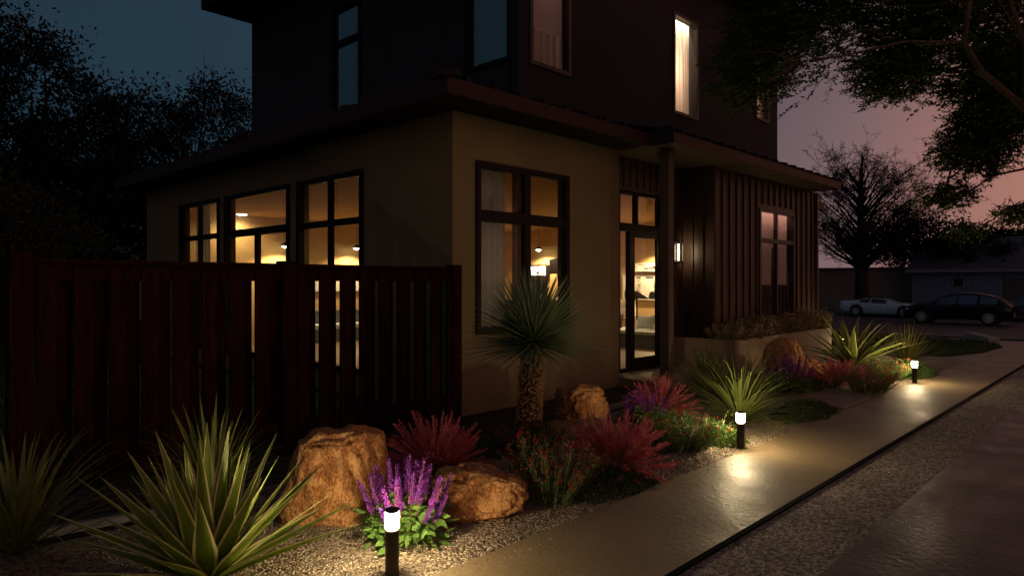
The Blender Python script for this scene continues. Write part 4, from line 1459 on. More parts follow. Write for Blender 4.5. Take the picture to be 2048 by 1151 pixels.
# tree yucca
r = plant('tree_yucca', (5.12, 4.68, 0), 'tree yucca with thick shaggy trunk and round blue green head', 'tree yucca')
mb = MB()
n = 40
prof = []
for i in range(n + 1):
    t = i / n
    prof.append((0.114 - 0.014 * t + 0.006 * math.sin(i * 2.1) + (0.03 * (1 - t) ** 6), -0.05 + 0.98 * t))
mb.lathe(prof, 30)
for k, v in enumerate(mb.v):
    d = noise.noise(Vector(v) * 14) * 0.014
    a = math.atan2(v[1], v[0]); mb.v[k] = (v[0] + math.cos(a) * d + 0.03 * v[2], v[1] + math.sin(a) * d - 0.05 * v[2], v[2])
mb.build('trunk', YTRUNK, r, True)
nb = NB(); g1 = np.random.default_rng(15)
# old leaf bases: small scales over the trunk
m = 1500
zz = g1.uniform(0.0, 0.93, m); aa = g1.uniform(0, 2 * PI, m)
rr_ = 0.114 - 0.014 * zz + 0.002
P = np.stack([np.cos(aa) * rr_ + 0.03 * zz, np.sin(aa) * rr_ - 0.05 * zz, zz], 1)
D = np.stack([np.cos(aa) * 0.7, np.sin(aa) * 0.7, np.full(m, -0.6)], 1) + g1.normal(size=(m, 3)) * 0.25
nb.leaves(P, D, g1.uniform(0.025, 0.05, m), 0.02, 0, 0.1, g1)
nb.build('leaf_bases', [STRAW], r)
nb = NB()
for i in range(560):
    t = (i + 0.5) / 560
    el = math.asin(1 - 1.28 * t)
    a = i * 2.39996
    L = g1.uniform(0.70, 0.90) * (1 - 0.12 * max(0, math.sin(el)))
    nb.blade((0.04 * math.cos(a) + 0.03, 0.04 * math.sin(a) - 0.05, 0.95 + 0.10 * (1 - t)), a, el, L, 0.029, 0.08, 4, 2, 'grass', (0, 0), 0.3)
nb.build('crown', [BLADE_BL], r, True)


# pink muhly grass
def muhly(seed, npl=150, L=0.52):
    g = np.random.default_rng(seed)
    gl = NB()
    for i in range(130):
        a = g.uniform(0, 2 * PI); el = g.uniform(R(48), R(88))
        gl.blade((0.05 * math.cos(a), 0.05 * math.sin(a), 0.0), a, el, L * g.uniform(0.4, 0.75), 0.006, g.uniform(0.1, 0.5), 5, 2, 'grass', (0, 0), 0.2)
    for i in range(26):
        a = g.uniform(0, 2 * PI); el = g.uniform(R(55), R(85))
        gl.blade((0.05 * math.cos(a), 0.05 * math.sin(a), 0.0), a, el, L * g.uniform(0.6, 0.85), 0.005, g.uniform(0.05, 0.3), 5, 2, 'grass', (1, 1), 0.2)
    pl = NB()
    for i in range(npl):
        a = g.uniform(0, 2 * PI)
        el = math.asin(0.12 + 0.87 * g.uniform() ** 0.75)
        Lp = L * g.uniform(0.85, 1.1)
        d = np.array([math.cos(a) * math.cos(el), math.sin(a) * math.cos(el), math.sin(el)])
        droop = 0.10 * math.cos(el)
        def pos(s):
            s = np.asarray(s)[:, None]
            q = d[None] * Lp * s
            q[:, 2] -= (droop * s[:, 0] ** 2) * Lp
            return q
        s = np.linspace(0.0, 1, 5)
        Q = pos(s)
        pl.sticks(Q[:-1], Q[1:], 0.0028, 0, g)
        k = 84
        s = np.sort(g.uniform(0.42, 1.0, k))
        P = pos(s)
        Dv = g.normal(size=(k, 3)) * 0.30 + d[None]
        pl.leaves(P, Dv, 0.055 * (1.18 - s) + 0.018, 0.0062, 0, 0.0, g)
    return gl, pl


r = plant('muhly_grass', (3.62, 4.36, 0), 'pink plumed grass clump beside the stump shaped boulder', 'ornamental grass', group='pink plumed grasses in the bed')
gl, pl = muhly(31)
gl.build('blades', [GRASSG, STRAW], r)
pl.build('plumes', [PLUME], r)
M1 = r
M2 = plant('muhly_grass', (7.10, 4.35, 0), 'pink grass clump in front of the porch step', 'ornamental grass', 1.0, 'pink plumed grasses in the bed')
gl, pl = muhly(37, 110, 0.5)
gl.build('blades', [GRASSG, STRAW], M2)
pl.build('plumes', [PLUME], M2)
copy_thing(M1, (4.72, 3.30, 0), 2.1, (1.05, 1.05, 1.0), 'wide pink grass clump by the path, before the flat brown boulder')
copy_thing(M2, (11.0, 3.62, 0), 5.2, (1.1, 1.1, 0.9), 'pink grass clump at the foot of the far agave')


# salvia
def salvia(loc, label, seed, nsp=24, h=0.5, rad=0.26, dim=1.0, leaf=True, rz=0):
    g = np.random.default_rng(seed)
    r = plant('salvia', loc, label, 'flowering plant', rz, 'purple salvias in the bed')
    nb = NB()
    spikes = []
    for i in range(nsp):
        a = i * 2.39996 + g.uniform(-0.3, 0.3)
        q = rad * math.sqrt((i + 0.5) / nsp)
        b = np.array([q * 0.5 * math.cos(a), q * 0.5 * math.sin(a), 0.0])
        hh = h * g.uniform(0.72, 1.05) * (1 - 0.45 * (q / rad) ** 2)
        t = np.array([q * 1.05 * math.cos(a), q * 1.05 * math.sin(a), hh])
        nb.sticks(b[None], t[None], 0.007, 1, g)
        spikes.append((b, t))
        k = 22
        s = g.uniform(0.05, 0.55, k)[:, None]
        P = b + (t - b) * s
        D = g.normal(size=(k, 3)); D[:, 2] = np.abs(D[:, 2]) * 0.4 - 0.1
        nb.leaves(P, D, g.uniform(0.05, 0.10, k), 0.032, 0, 1.0, g)
    # skirt of larger leaves
    k = 260
    a = g.uniform(0, 2 * PI, k); q = rad * g.uniform(0.3, 0.95, k)
    P = np.stack([np.cos(a) * q, np.sin(a) * q, g.uniform(0.02, 0.17, k)], 1)
    D = np.stack([np.cos(a), np.sin(a), g.uniform(-0.5, 0.4, k)], 1) + g.normal(size=(k, 3)) * 0.3
    nb.leaves(P, D, g.uniform(0.06, 0.11, k), 0.04, 0, 1.0, g)
    nb.build('foliage', [SALV_L, SALV_S], r)
    # three shapes of spike, reused
    meshes = []
    for v in range(3):
        sp = NB()
        L = 0.22
        for w in range(17):
            z = L * w / 17
            rr = 0.017 * (1 - 0.72 * w / 17) + 0.003
            k = 7
            aa = np.linspace(0, 2 * PI, k, endpoint=False) + w * 0.45 + g.uniform(0, 0.3)
            P = np.stack([np.cos(aa) * rr * 0.3, np.sin(aa) * rr * 0.3, np.full(k, z)], 1)
            D = np.stack([np.cos(aa), np.sin(aa), np.full(k, 0.55)], 1) + g.normal(size=(k, 3)) * 0.2
            sp.leaves(P, D, rr * 1.15 + 0.003, 0.009, (g.uniform(size=k) < (0.35 + 0.2 * v)).astype(int), 0.2, g)
        sp.sticks(np.array([[0, 0, 0.0]]), np.array([[0, 0, L]]), 0.005, 0, g)
        meshes.append(np_mesh('flower_spike', np.concatenate(sp.V), np.concatenate(sp.F), [SALV_P, SALV_M], np.concatenate(sp.M)))
    for i, (b, t) in enumerate(spikes):
        o = bpy.data.objects.new('flower_spike', meshes[i % 3])
        COL.objects.link(o)
        o.parent = r
        d = Vector(t - b).normalized()
        o.location = Vector(b + (t - b) * 0.58)
        o.rotation_euler = Vector((0, 0, 1)).rotation_difference(d).to_euler()
        s = (h / 0.5) * g.uniform(0.8, 1.1)
        o.scale = (s, s, s)
    return r


salvia((2.62, 3.42, 0), 'purple salvia with bright leaves behind the nearest bollard', 41, 36, 0.52, 0.27)
salvia((6.45, 4.15, 0), 'purple salvia beside the pink grass at the porch', 42, 20, 0.46, 0.26)
salvia((9.9, 3.95, 0), 'dark purple salvia in front of the round topped boulder', 43, 26, 0.60, 0.36)


# red flowering bushes
def redbush(loc, label, seed, rad, h, nst, flow, mats, rz=0, lean=1.0):
    g = np.random.default_rng(seed)
    r = plant('flowering_bush', loc, label, 'bush', rz, 'fine leaved bushes with red flowers')
    nb, tips = bushy(nst, rad, h, 0.028, 0.008, 34, 1.2, g, 0, 0.6, 1, lean)
    nb.build('foliage', mats, r)
    fb = NB()
    for b, t in tips:
        k = g.poisson(flow)
        if k < 1: continue
        s = g.uniform(0.55, 1.05, k)[:, None]
        P = b + (t - b) * s + g.normal(size=(k, 3)) * 0.01
        for q in range(3):
            fb.leaves(P, g.normal(size=(k, 3)) + np.array([0, 0, 0.6]), 0.020, 0.010, 0, 0.5, g)
    fb.build('flowers', [BUSH_R], r)['kind'] = 'stuff'
    return r


redbush((3.80, 3.26, 0), 'tall red flowered bush by the path right of the slanted boulder', 51, 0.36, 0.46, 150, 2.6, [BUSH_L, BUSH_L])
redbush((5.88, 3.36, 0), 'rounded green bush with few red flowers left of the middle bollard', 52, 0.40, 0.34, 190, 1.0, [COVER_LT, BUSH_L])
redbush((4.75, 4.30, 0), 'dark red flowered bush at the foot of the tree yucca', 53, 0.34, 0.26, 100, 2.0, [COVER, COVER])
redbush((10.75, 3.12, 0), 'dark reddish bush on the path edge beyond the square slab', 54, 0.42, 0.34, 150, 2.6, [BUSH_L, BUSH_L])
redbush((12.3, 3.25, 0), 'yellow green bush with red flowers left of the far bollard', 55, 0.38, 0.34, 130, 1.6, [COVER_LT, BUSH_L])


# ground cover mounds
def mound(loc, label, seed, rx, ry, h, n, mat, leaf=0.035, rz=0):
    g = np.random.default_rng(seed)
    a = g.uniform(0, 2 * PI, n); q = np.sqrt(g.uniform(0, 1, n))
    z = h * (1 - q ** 2) * g.uniform(0.25, 1.1, n)
    lump = np.array([1 + 0.25 * noise.noise(Vector((math.cos(t) * 2, math.sin(t) * 2, seed))) for t in a])
    P = np.stack([np.cos(a) * q * rx * lump, np.sin(a) * q * ry * lump, z], 1)
    D = g.normal(size=(n, 3)) * 0.6 + np.stack([np.cos(a) * 0.4 * q, np.sin(a) * 0.4 * q, np.full(n, 0.9)], 1)
    nb = NB()
    nb.leaves(P, D, g.uniform(0.6, 1.2, n) * leaf, leaf * 0.4, 0, 0.3, g)
    o = nb.build('ground_cover_plant', [mat])
    o.location = loc; o.rotation_euler = (0, 0, rz)
    return tag(o, label, 'ground cover', 'low ground cover mounds')


mound((8.35, 3.14, 0), 'wide dark green mound beside the path before the square slab', 61, 0.62, 0.30, 0.16, 3600, COVER)
mound((4.35, 3.16, 0), 'dark low mound between tall red bush and wide pink grass', 62, 0.46, 0.30, 0.13, 3000, COVER)
mound((10.5, 3.9, 0), 'dark low mound left of the far dark reddish bush', 63, 0.65, 0.30, 0.14, 2600, COVER)
mound((13.1, 2.98, 0), 'bright green mound right of the far bollard', 64, 0.55, 0.20, 0.20, 2400, COVER_LT)
mound((6.32, 3.10, 0), 'bright green tuft touching the middle bollard', 65, 0.20, 0.16, 0.15, 1300, COVER_LT)
mound((4.35, 4.55, 0), 'dark green mound left of the tree yucca trunk', 66, 0.42, 0.24, 0.16, 2400, COVER)
mound((5.55, 3.62, 0), 'dark mound under the wide pink grass', 67, 0.45, 0.3, 0.12, 2000, COVER)
mound((8.9, 4.4, 0), 'dark green mound between stiff yucca and dark salvia', 68, 0.5, 0.35, 0.22, 2200, COVER)
mound((7.9, 4.9, 0), 'dark green mound against the porch edge', 69, 0.6, 0.22, 0.15, 2000, COVER)


# ------------------------------------------------------------------ trees
def crown_points(blobs, nclump, nleaf, sig, g, shell=0.45):
    """leaf positions in clumps inside ellipsoid blobs [(cx,cy,cz,rx,ry,rz,weight)]"""
    w = np.array([b[6] for b in blobs], float); w /= w.sum()
    idx = g.choice(len(blobs), nclump, p=w)
    B = np.array([b[:6] for b in blobs])[idx]
    d = g.normal(size=(nclump, 3)); d /= np.linalg.norm(d, axis=1, keepdims=True)
    rad = g.uniform(shell, 1, nclump) ** 0.6
    C = B[:, :3] + d * B[:, 3:6] * rad[:, None]
    k = nleaf // nclump
    sc = g.uniform(0.5, 1.4, nclump)
    P = (C[:, None, :] + g.normal(size=(nclump, k, 3)) * (sig * sc)[:, None, None] * np.array([1, 1, 0.7])).reshape(-1, 3)
    out = np.repeat(d, k, 0)
    return C, P, out


def broadleaf(name, label, loc, h, trunk_h, blobs, nclump, nleaf, leafL, leafW, sig, mat, seed, tr=0.2, bark=BARK_DK, group=None, nbranch=26, twigs=0):
    g = np.random.default_rng(seed)
    r = plant(name, loc, label, 'tree', 0, group)
    C, P, out = crown_points(blobs, nclump, nleaf, sig, g)
    nb = NB()
    D = g.normal(size=P.shape) * 0.8 + out * 0.6 + np.array([0, 0, -0.25])
    nb.leaves(P, D, g.uniform(0.6, 1.25, len(P)) * leafL, leafW, 0, 0.5, g)
    nb.build('crown', [mat], r)
    mb = MB()
    top = Vector((g.uniform(-.3, .3), g.uniform(-.3, .3), h * 0.66))
    spine = [Vector((0, 0, -0.3)), Vector((0.05, 0.02, trunk_h * 0.5)), Vector((g.uniform(-.15, .15), g.uniform(-.15, .15), trunk_h)), top * 0.8 + Vector((0, 0, 0.1)), top]
    mb.tube(spine, [tr * 1.25, tr, tr * 0.85, tr * 0.45, tr * 0.15], 9)
    for i in g.choice(len(C), min(nbranch, len(C)), replace=False):
        c = Vector(C[i])
        s = g.uniform(0.3, 0.95)
        b = spine[2].lerp(spine[4], s * 0.8) if c.z > trunk_h else spine[1].lerp(spine[2], s)
        mid = b.lerp(c, 0.5) + Vector((g.uniform(-.2, .2), g.uniform(-.2, .2), g.uniform(0, .3)))
        mb.tube([b, mid, c], [tr * 0.38, tr * 0.2, tr * 0.05], 5)
    if twigs:
        A = C[g.choice(len(C), twigs)]
        B = A + g.normal(size=(twigs, 3)) * 0.5 + np.array([0, 0, 0.35])
        for a, b in zip(A, B):
            mb.tube([a, (a + b) / 2 + g.normal(size=3) * 0.05, b], [0.018, 0.012, 0.004], 4)
    mb.build('trunk', bark, r, True)
    return r


# left background
broadleaf('broadleaf_tree', 'big dark tree filling the far left of the sky', (4.6, 23.5, 0), 10.0, 3.0,
          [(-0.2, 0, 6.3, 2.4, 2.4, 2.6, 3), (1.3, 0.2, 5.2, 1.8, 1.8, 1.9, 2), (-1.6, 0, 4.6, 1.9, 1.9, 1.9, 2), (-0.7, -0.3, 8.0, 1.5, 1.5, 1.3, 1.3), (0.4, -0.8, 3.5, 2.2, 1.5, 1.5, 1.2)],
          320, 36000, 0.165, 0.068, 0.34, TREE_FAR, 71, 0.25, group='dark trees behind the yard')
broadleaf('broadleaf_tree', 'dark tree with ragged top left of the upper storey', (9.6, 25.5, 0), 10.0, 3.2,
          [(0, 0, 5.6, 2.5, 2.2, 2.4, 3), (1.2, 0, 7.6, 1.6, 1.4, 1.3, 1.3), (-1.4, 0, 7.2, 1.3, 1.2, 1.3, 1), (-0.2, 0, 3.9, 2.7, 2.0, 1.5, 1.5)],
          230, 20000, 0.18, 0.072, 0.36, TREE_FAR, 72, 0.22, group='dark trees behind the yard', twigs=90)
broadleaf('broadleaf_tree', 'low dark tree between the two tall trees and the eave', (7.4, 26.0, 0), 7.0, 2.0,
          [(0, 0, 4.2, 2.3, 2.0, 1.9, 2), (2.8, 0, 3.9, 2.0, 1.8, 1.8, 2)],
          120, 9000, 0.19, 0.075, 0.36, TREE_FAR, 73, 0.18, group='dark trees behind the yard')
broadleaf('olive_tree', 'olive green small tree rising over the fence at the left edge', (1.9, 13.2, 0), 3.6, 1.4,
          [(0.2, 0, 2.6, 0.95, 0.9, 0.85, 2), (1.0, 0.4, 2.15, 0.75, 0.7, 0.55, 1), (-0.6, 0, 2.3, 0.8, 0.7, 0.7, 1)],
          90, 7500, 0.10, 0.034, 0.2, TREE_OL, 74, 0.09)

# the right foreground tree
g = np.random.default_rng(80)
r = plant('overhanging_tree', (13.6, -2.6, -0.1), 'large leafy tree overhanging the drive from the right', 'tree')
O = Vector((13.6, -2.6, -0.1))
mb = MB()


def W(x, y, z): return Vector((x, y, z)) - O


limbs = [
    ([W(13.6, -2.6, -0.3), W(13.55, -2.5, 1.2), W(13.4, -2.2, 2.3)], [0.36, 0.28, 0.25]),
    ([W(13.4, -2.2, 2.3), W(12.0, -0.3, 3.05), W(10.1, 1.2, 3.65), W(9.7, 1.57, 4.07), W(9.55, 1.73, 4.43), W(9.65, 1.66, 5.1), W(9.5, 2.0, 6.1)], [0.21, 0.15, 0.08, 0.07, 0.06, 0.05, 0.02]),
    ([W(10.1, 1.2, 3.65), W(9.9, 1.17, 4.3), W(9.95, 1.35, 5.0), W(9.8, 1.26, 6.0)], [0.058, 0.055, 0.045, 0.02]),
    ([W(9.55, 1.73, 4.43), W(9.1, 2.25, 4.45), W(8.6, 2.75, 4.28), W(8.3, 3.2, 4.22)], [0.036, 0.030, 0.020, 0.008]),
    ([W(9.65, 1.66, 4.9), W(9.2, 2.0, 5.2), W(8.7, 2.6, 5.3), W(8.3, 3.1, 5.2)], [0.036, 0.030, 0.020, 0.008]),
    ([W(12.0, -0.3, 3.05), W(11.2, 0.6, 3.9), W(10.5, 1.2, 4.4), W(9.9, 1.6, 5.3)], [0.09, 0.07, 0.05, 0.02]),
    ([W(13.4, -2.2, 2.3), W(12.7, -0.6, 3.6), W(12.0, 1.0, 4.6), W(11.4, 2.2, 5.2), W(10.4, 3.4, 5.4), W(9.3, 4.0, 5.2)], [0.18, 0.13, 0.085, 0.06, 0.04, 0.012]),
    ([W(12.0, 1.0, 4.6), W(11.3, 1.9, 4.6), W(10.9, 2.4, 4.5), W(10.6, 2.8, 4.35)], [0.05, 0.04, 0.025, 0.008]),
    ([W(12.4, -0.2, 3.1), W(12.2, 0.9, 3.3), W(12.1, 1.8, 3.15), W(11.8, 2.4, 2.7)], [0.06, 0.04, 0.028, 0.008]),
    ([W(12.4, -0.2, 3.1), W(12.3, 0.6, 2.75), W(12.3, 1.3, 2.55), W(12.2, 1.6, 2.45)], [0.035, 0.025, 0.015, 0.006]),
    ([W(13.4, -2.2, 2.3), W(14.2, -2.6, 4.2), W(14.6, -2.4, 6.2)], [0.2, 0.14, 0.05]),
    ([W(13.4, -2.2, 2.3), W(12.9, -3.4, 4.0), W(12.0, -3.9, 5.6)], [0.18, 0.12, 0.04]),
]
for pts, rad in limbs:
    mb.tube(pts, [q * 0.55 for q in rad], 8)
# foliage zones in world space: (cx,cy,cz,rx,ry,rz,weight)
zones = [
    (9.3, 3.7, 5.0, 0.9, 0.75, 0.8, 2.6), (8.75, 4.0, 4.35, 0.65, 0.5, 0.55, 1.0), (9.9, 3.2, 5.7, 1.1, 0.9, 0.9, 2.6), (10.6, 2.4, 5.3, 1.0, 0.9, 0.9, 3.0),
    (10.6, 2.75, 4.55, 0.75, 0.6, 0.45, 2.2), (11.3, 1.7, 5.5, 1.0, 0.9, 1.0, 3.0), (11.6, 1.75, 4.4, 0.8, 0.7, 0.55, 3.0), (11.9, 2.0, 3.55, 0.65, 0.6, 0.38, 2.0),
    (12.2, 1.2, 4.9, 0.8, 0.9, 0.8, 2.0), (11.9, 1.7, 3.9, 0.7, 0.7, 0.4, 1.8), (12.2, 1.5, 2.58, 0.4, 0.35, 0.14, 0.35), (11.85, 2.3, 2.88, 0.45, 0.4, 0.2, 0.6), (12.05, 2.1, 2.35, 0.3, 0.25, 0.14, 0.16), (9.0, 3.6, 6.3, 0.9, 0.8, 0.5, 1.2),
    (12.9, 0.2, 4.6, 0.9, 0.9, 0.9, 1.2), (13.6, -2.6, 6.6, 2.4, 2.2, 1.3, 2.0), (14.8, -1.0, 5.6, 1.4, 1.4, 1.2, 1.0),
]
w = np.array([z[6] for z in zones]); w /= w.sum()
NS = 7600
idx = g.choice(len(zones), NS, p=w)
Z = np.array([z[:6] for z in zones])[idx]
d = g.normal(size=(NS, 3)); d /= np.linalg.norm(d, axis=1, keepdims=True)
C = Z[:, :3] + d * Z[:, 3:6] * (g.uniform(0, 1, NS) ** 0.5 * np.where(g.uniform(size=NS) < 0.16, g.uniform(1.1, 1.5, NS), 1.0))[:, None]
# twigs point away from the trunk and outward, drooping a little
dirv = (C - Z[:, :3]) * 0.6 + (C - np.array([12.6, 0.2, 4.2])) * 0.18 + g.normal(size=(NS, 3)) * 0.35
dirv[:, 2] *= 0.6; dirv[:, 2] -= 0.12
dirv /= np.linalg.norm(dirv, axis=1, keepdims=True)
Lt = g.uniform(0.18, 0.42, NS)
A = C - dirv * Lt[:, None] * 0.5
B = C + dirv * Lt[:, None] * 0.5
nb = NB()
On = np.array(O)
K = 15
s = np.linspace(0.1, 1.0, K)
P = (A[:, None, :] + (B - A)[:, None, :] * s[None, :, None] + g.normal(size=(NS, K, 3)) * 0.012).reshape(-1, 3)
dd = np.repeat(dirv, K, 0)
sidev = np.cross(dd, np.array([0, 0, 1.0])); sidev /= np.linalg.norm(sidev, axis=1, keepdims=True) + 1e-6
sg = np.tile(np.where(np.arange(K) % 2 == 0, 1.0, -1.0), NS)[:, None]
LD = dd * 0.55 + sidev * sg * 0.8 + g.normal(size=P.shape) * 0.3
tip = ((P[:, 2] < 4.0) & (g.uniform(size=len(P)) < 0.10)) | (g.uniform(size=len(P)) < 0.02)
nb.leaves(P - On, LD, g.uniform(0.05, 0.09, len(P)), 0.030, 0, 1.2, g)
nb.M[-1] = np.repeat(np.repeat(g.uniform(size=NS) < 0.16, K).astype(int), 1)
nb.sticks(A - On, B - On, 0.008, 2, g)
nb.build('crown', [TREE_L, TREE_TIP, BARK_DK], r)
# secondary branches from limbs to foliage
limb_pts = np.array([list(p) for pts, _ in limbs[1:] for p in pts])
for i in g.choice(NS, 130, replace=False):
    c = C[i] - On
    j = np.argmin(np.linalg.norm(limb_pts - c, axis=1) + g.uniform(0, 0.4, len(limb_pts)))
    b = limb_pts[j]
    m1 = b + (c - b) * 0.4 + g.normal(size=3) * 0.09
    m2 = b + (c - b) * 0.72 + g.normal(size=3) * 0.07
    mb.tube([b, m1, m2, c], [0.022, 0.015, 0.010, 0.004], 5)
mb.build('trunk', BARK, r, True)


# conifer beyond the street
def conifer(loc, label, H, seed):
    g = np.random.default_rng(seed)
    r = plant('bare_branched_tree', loc, label, 'tree')
    mb = MB()
    mb.tube([(0, 0, -0.2), (0.05, 0, H * 0.3), (0.0, 0.05, H * 0.6), (0.05, 0, H * 0.93)], [0.46, 0.36, 0.2, 0.03], 10)
    nb = NB()
    A, B = [], []
    spine = lambda z: np.array([0.05 * math.sin(z), 0.05 * math.cos(z * 0.7), z])
    n = 0
    while n < 105:
        q = g.normal(size=3); q /= np.linalg.norm(q); q *= g.uniform(0.35, 1) ** 0.5
        e = np.array([q[0] * 5.0, q[1] * 5.0, 6.6 + q[2] * 4.3])
        if e[2] < 4.0: continue
        n += 1
        rr_ = math.hypot(e[0], e[1])
        z0 = max(2.6, e[2] - 0.75 * rr_ - 0.4)
        b0 = spine(min(z0, H * 0.85))
        pts = []
        for s_ in np.linspace(0, 1, 6):
            p_ = b0 + (e - b0) * s_
            p_[2] += 0.35 * rr_ * 0.4 * math.sin(PI * s_) * g.uniform(0.3, 1)
            pts.append(p_ + g.normal(size=3) * 0.10 * s_)
        pts = np.array(pts)
        mb.tube(pts, [0.085, 0.065, 0.048, 0.034, 0.022, 0.008], 4)
        for k in range(17):
            s_ = g.uniform(0.35, 1.0) * 5
            j = min(4, int(s_)); q0 = pts[j] + (pts[j + 1] - pts[j]) * (s_ - j)
            dv = (e - b0) / (np.linalg.norm(e - b0) + 1e-6)
            m = q0 + (dv * g.uniform(0.1, 0.5) + g.normal(size=3) * 0.38 + np.array([0, 0, 0.12]))
            A.append(q0); B.append(m)
            for _ in range(2):
                A.append(m); B.append(m + g.normal(size=3) * 0.3 + np.array([0, 0, 0.02]))
    A, B = np.array(A), np.array(B)
    nb.sticks(A, B, 0.022, 0, g)
    n = len(A)
    k = 3
    s = g.uniform(0.3, 1, (n, k, 1))
    P = (A[:, None] + (B - A)[:, None] * s).reshape(-1, 3)
    nb.leaves(P, g.normal(size=P.shape) * 0.6 + np.array([0, 0, -0.4]), 0.2, 0.035, 0, 0.3, g)
    nb.build('crown', [CONIF], r)
    mb.build('trunk', BARK_DK, r, True)
    return r


conifer((47.6, 14.2, -0.45), 'broad open branched dark tree with straight trunk beyond the street', 11.2, 91)
broadleaf('broadleaf_tree', 'dense dark tree rising above the grey garage roof', (55.0, 12.0, -0.5), 8.0, 2.2,
          [(0, 0, 4.6, 3.0, 3.0, 2.0, 3), (0, 2.6, 5.4, 2.4, 2.4, 2.2, 2), (0, -2.6, 4.0, 2.4, 2.6, 1.6, 2)],
          170, 13000, 0.3, 0.13, 0.5, TREE_FAR, 92, 0.3)
broadleaf('broadleaf_tree', 'small dark tree at the right end of the garage roof', (60.0, 8.2, -0.5), 5.6, 2.0,
          [(0, 0, 4.6, 1.5, 1.6, 1.1, 1)], 50, 4000, 0.3, 0.13, 0.4, TREE_FAR, 93, 0.2)

# ------------------------------------------------------------------ neighbours
SIDE_BL = mat_noise('siding_blue_grey', [(0.3, (0.18, 0.22, 0.32)), (0.7, (0.22, 0.265, 0.37))], 3, 6, 0.7, 0.1, 0.003)
ROOF_SH = mat_noise('shingles', [(0.3, (0.055, 0.06, 0.085)), (0.7, (0.10, 0.108, 0.14))], 4, 8, 0.9, 0.6, 0.02, (6, 1, 6), bscale=6)
WHITE_TR = mat_plain('white_trim', (0.22, 0.24, 0.28), 0.7)


def mat_brick(name):
    m, nt, b, out = newmat(name)
    mp = coords(nt)
    mp.inputs['Rotation'].default_value = (R(90), 0, R(90))
    br = nd(nt, 'ShaderNodeTexBrick')
    br.inputs['Scale'].default_value = 4.5
    br.inputs['Color1'].default_value = (0.45, 0.15, 0.07, 1)
    br.inputs['Color2'].default_value = (0.36, 0.115, 0.055, 1)
    br.inputs['Mortar'].default_value = (0.3, 0.2, 0.16, 1)
    br.inputs['Mortar Size'].default_value = 0.012
    lk(nt, mp, 0, br, 'Vector')
    lk(nt, br, 'Color', b, 'Base Color')
    b.inputs['Roughness'].default_value = 0.9
    return m


r = empty('garage_house', (52, 5, -0.55))
tag(r, 'grey blue garage with vertical siding and wide shingled roof across the street', 'house')
mb = MB(); mb.box(0, 8, -3, 7.3, 0, 2.85)
y = -3.0
while y < 7.3:
    mb.box(-0.03, 0, y, y + 0.04, 0, 2.85); y += 0.2
mb.build('wall', SIDE_BL, r)
mb = MB()
prof = [(-0.6, 2.75), (4.5, 5.0), (9.6, 2.75), (9.6, 2.9), (4.5, 5.15), (-0.6, 2.9)]
mb.prism([(x, -3.4, z) for x, z in prof], (0, 11.0, 0)); mb.build('roof', ROOF_SH, r)
mb = MB(); mb.box(-0.64, -0.6, -3.4, 7.6, 2.72, 2.92); mb.box(-0.04, 0.02, 7.18, 7.34, 0, 2.72); mb.box(-0.04, 0.02, 2.35, 2.5, 0, 2.72); mb.build('trim', WHITE_TR, r)
mb = MB()
mb.box(-0.06, -0.03, 4.35, 4.45, 1.75, 2.4); mb.box(-0.06, -0.03, 4.95, 5.05, 1.75, 2.4); mb.box(-0.06, -0.03, 4.45, 4.95, 2.32, 2.4); mb.box(-0.06, -0.03, 4.45, 4.95, 1.75, 1.83)
wn = mb.build('window', WHITE_TR, r)
mb = MB(); mb.quad((-0.04, 4.45, 1.8), (-0.04, 4.95, 1.8), (-0.04, 4.95, 2.35), (-0.04, 4.45, 2.35)); mb.build('pane', BLACK, wn)
mb = MB(); mb.box(-0.05, -0.035, -2.8, 2.3, 0, 2.3)
for k in range(4): mb.box(-0.06, -0.05, -2.8, 2.3, 0.55 * k + 0.5, 0.55 * k + 0.53)
mb.build('garage_door', mat_plain('garage_door_paint', (0.12, 0.1, 0.09), 0.7), r)

r = empty('brick_building', (53.5, 12.6, -0.55))
tag(r, 'brown brick building behind the straight trunked tree', 'building')
mb = MB(); mb.box(0, 6, 0, 9.2, 0, 3.0); mb.build('wall', mat_brick('brick_brown'), r)
mb = MB(); mb.box(-0.15, 6.1, -0.1, 9.3, 3.0, 3.15); mb.build('coping', KERBM, r)
r = empty('blue_house', (52.5, 22.2, -0.55))
tag(r, 'small blue grey house seen just right of the bay', 'house')
mb = MB(); mb.box(0, 6, 0, 8, 0, 3.3); mb.build('wall', mat_plain('blue_paint', (0.09, 0.13, 0.17), 0.7), r)
mb = MB(); mb.prism([(-0.5, y, z) for y, z in ((-0.5, 3.3), (4, 4.9), (8.5, 3.3))], (7, 0, 0)); mb.build('roof', ROOF_SH, r)
mb = MB(); mb.box(-0.04, 0, 0.25, 0.75, 1.6, 2.4); mb.build('window', WHITE_TR, r)

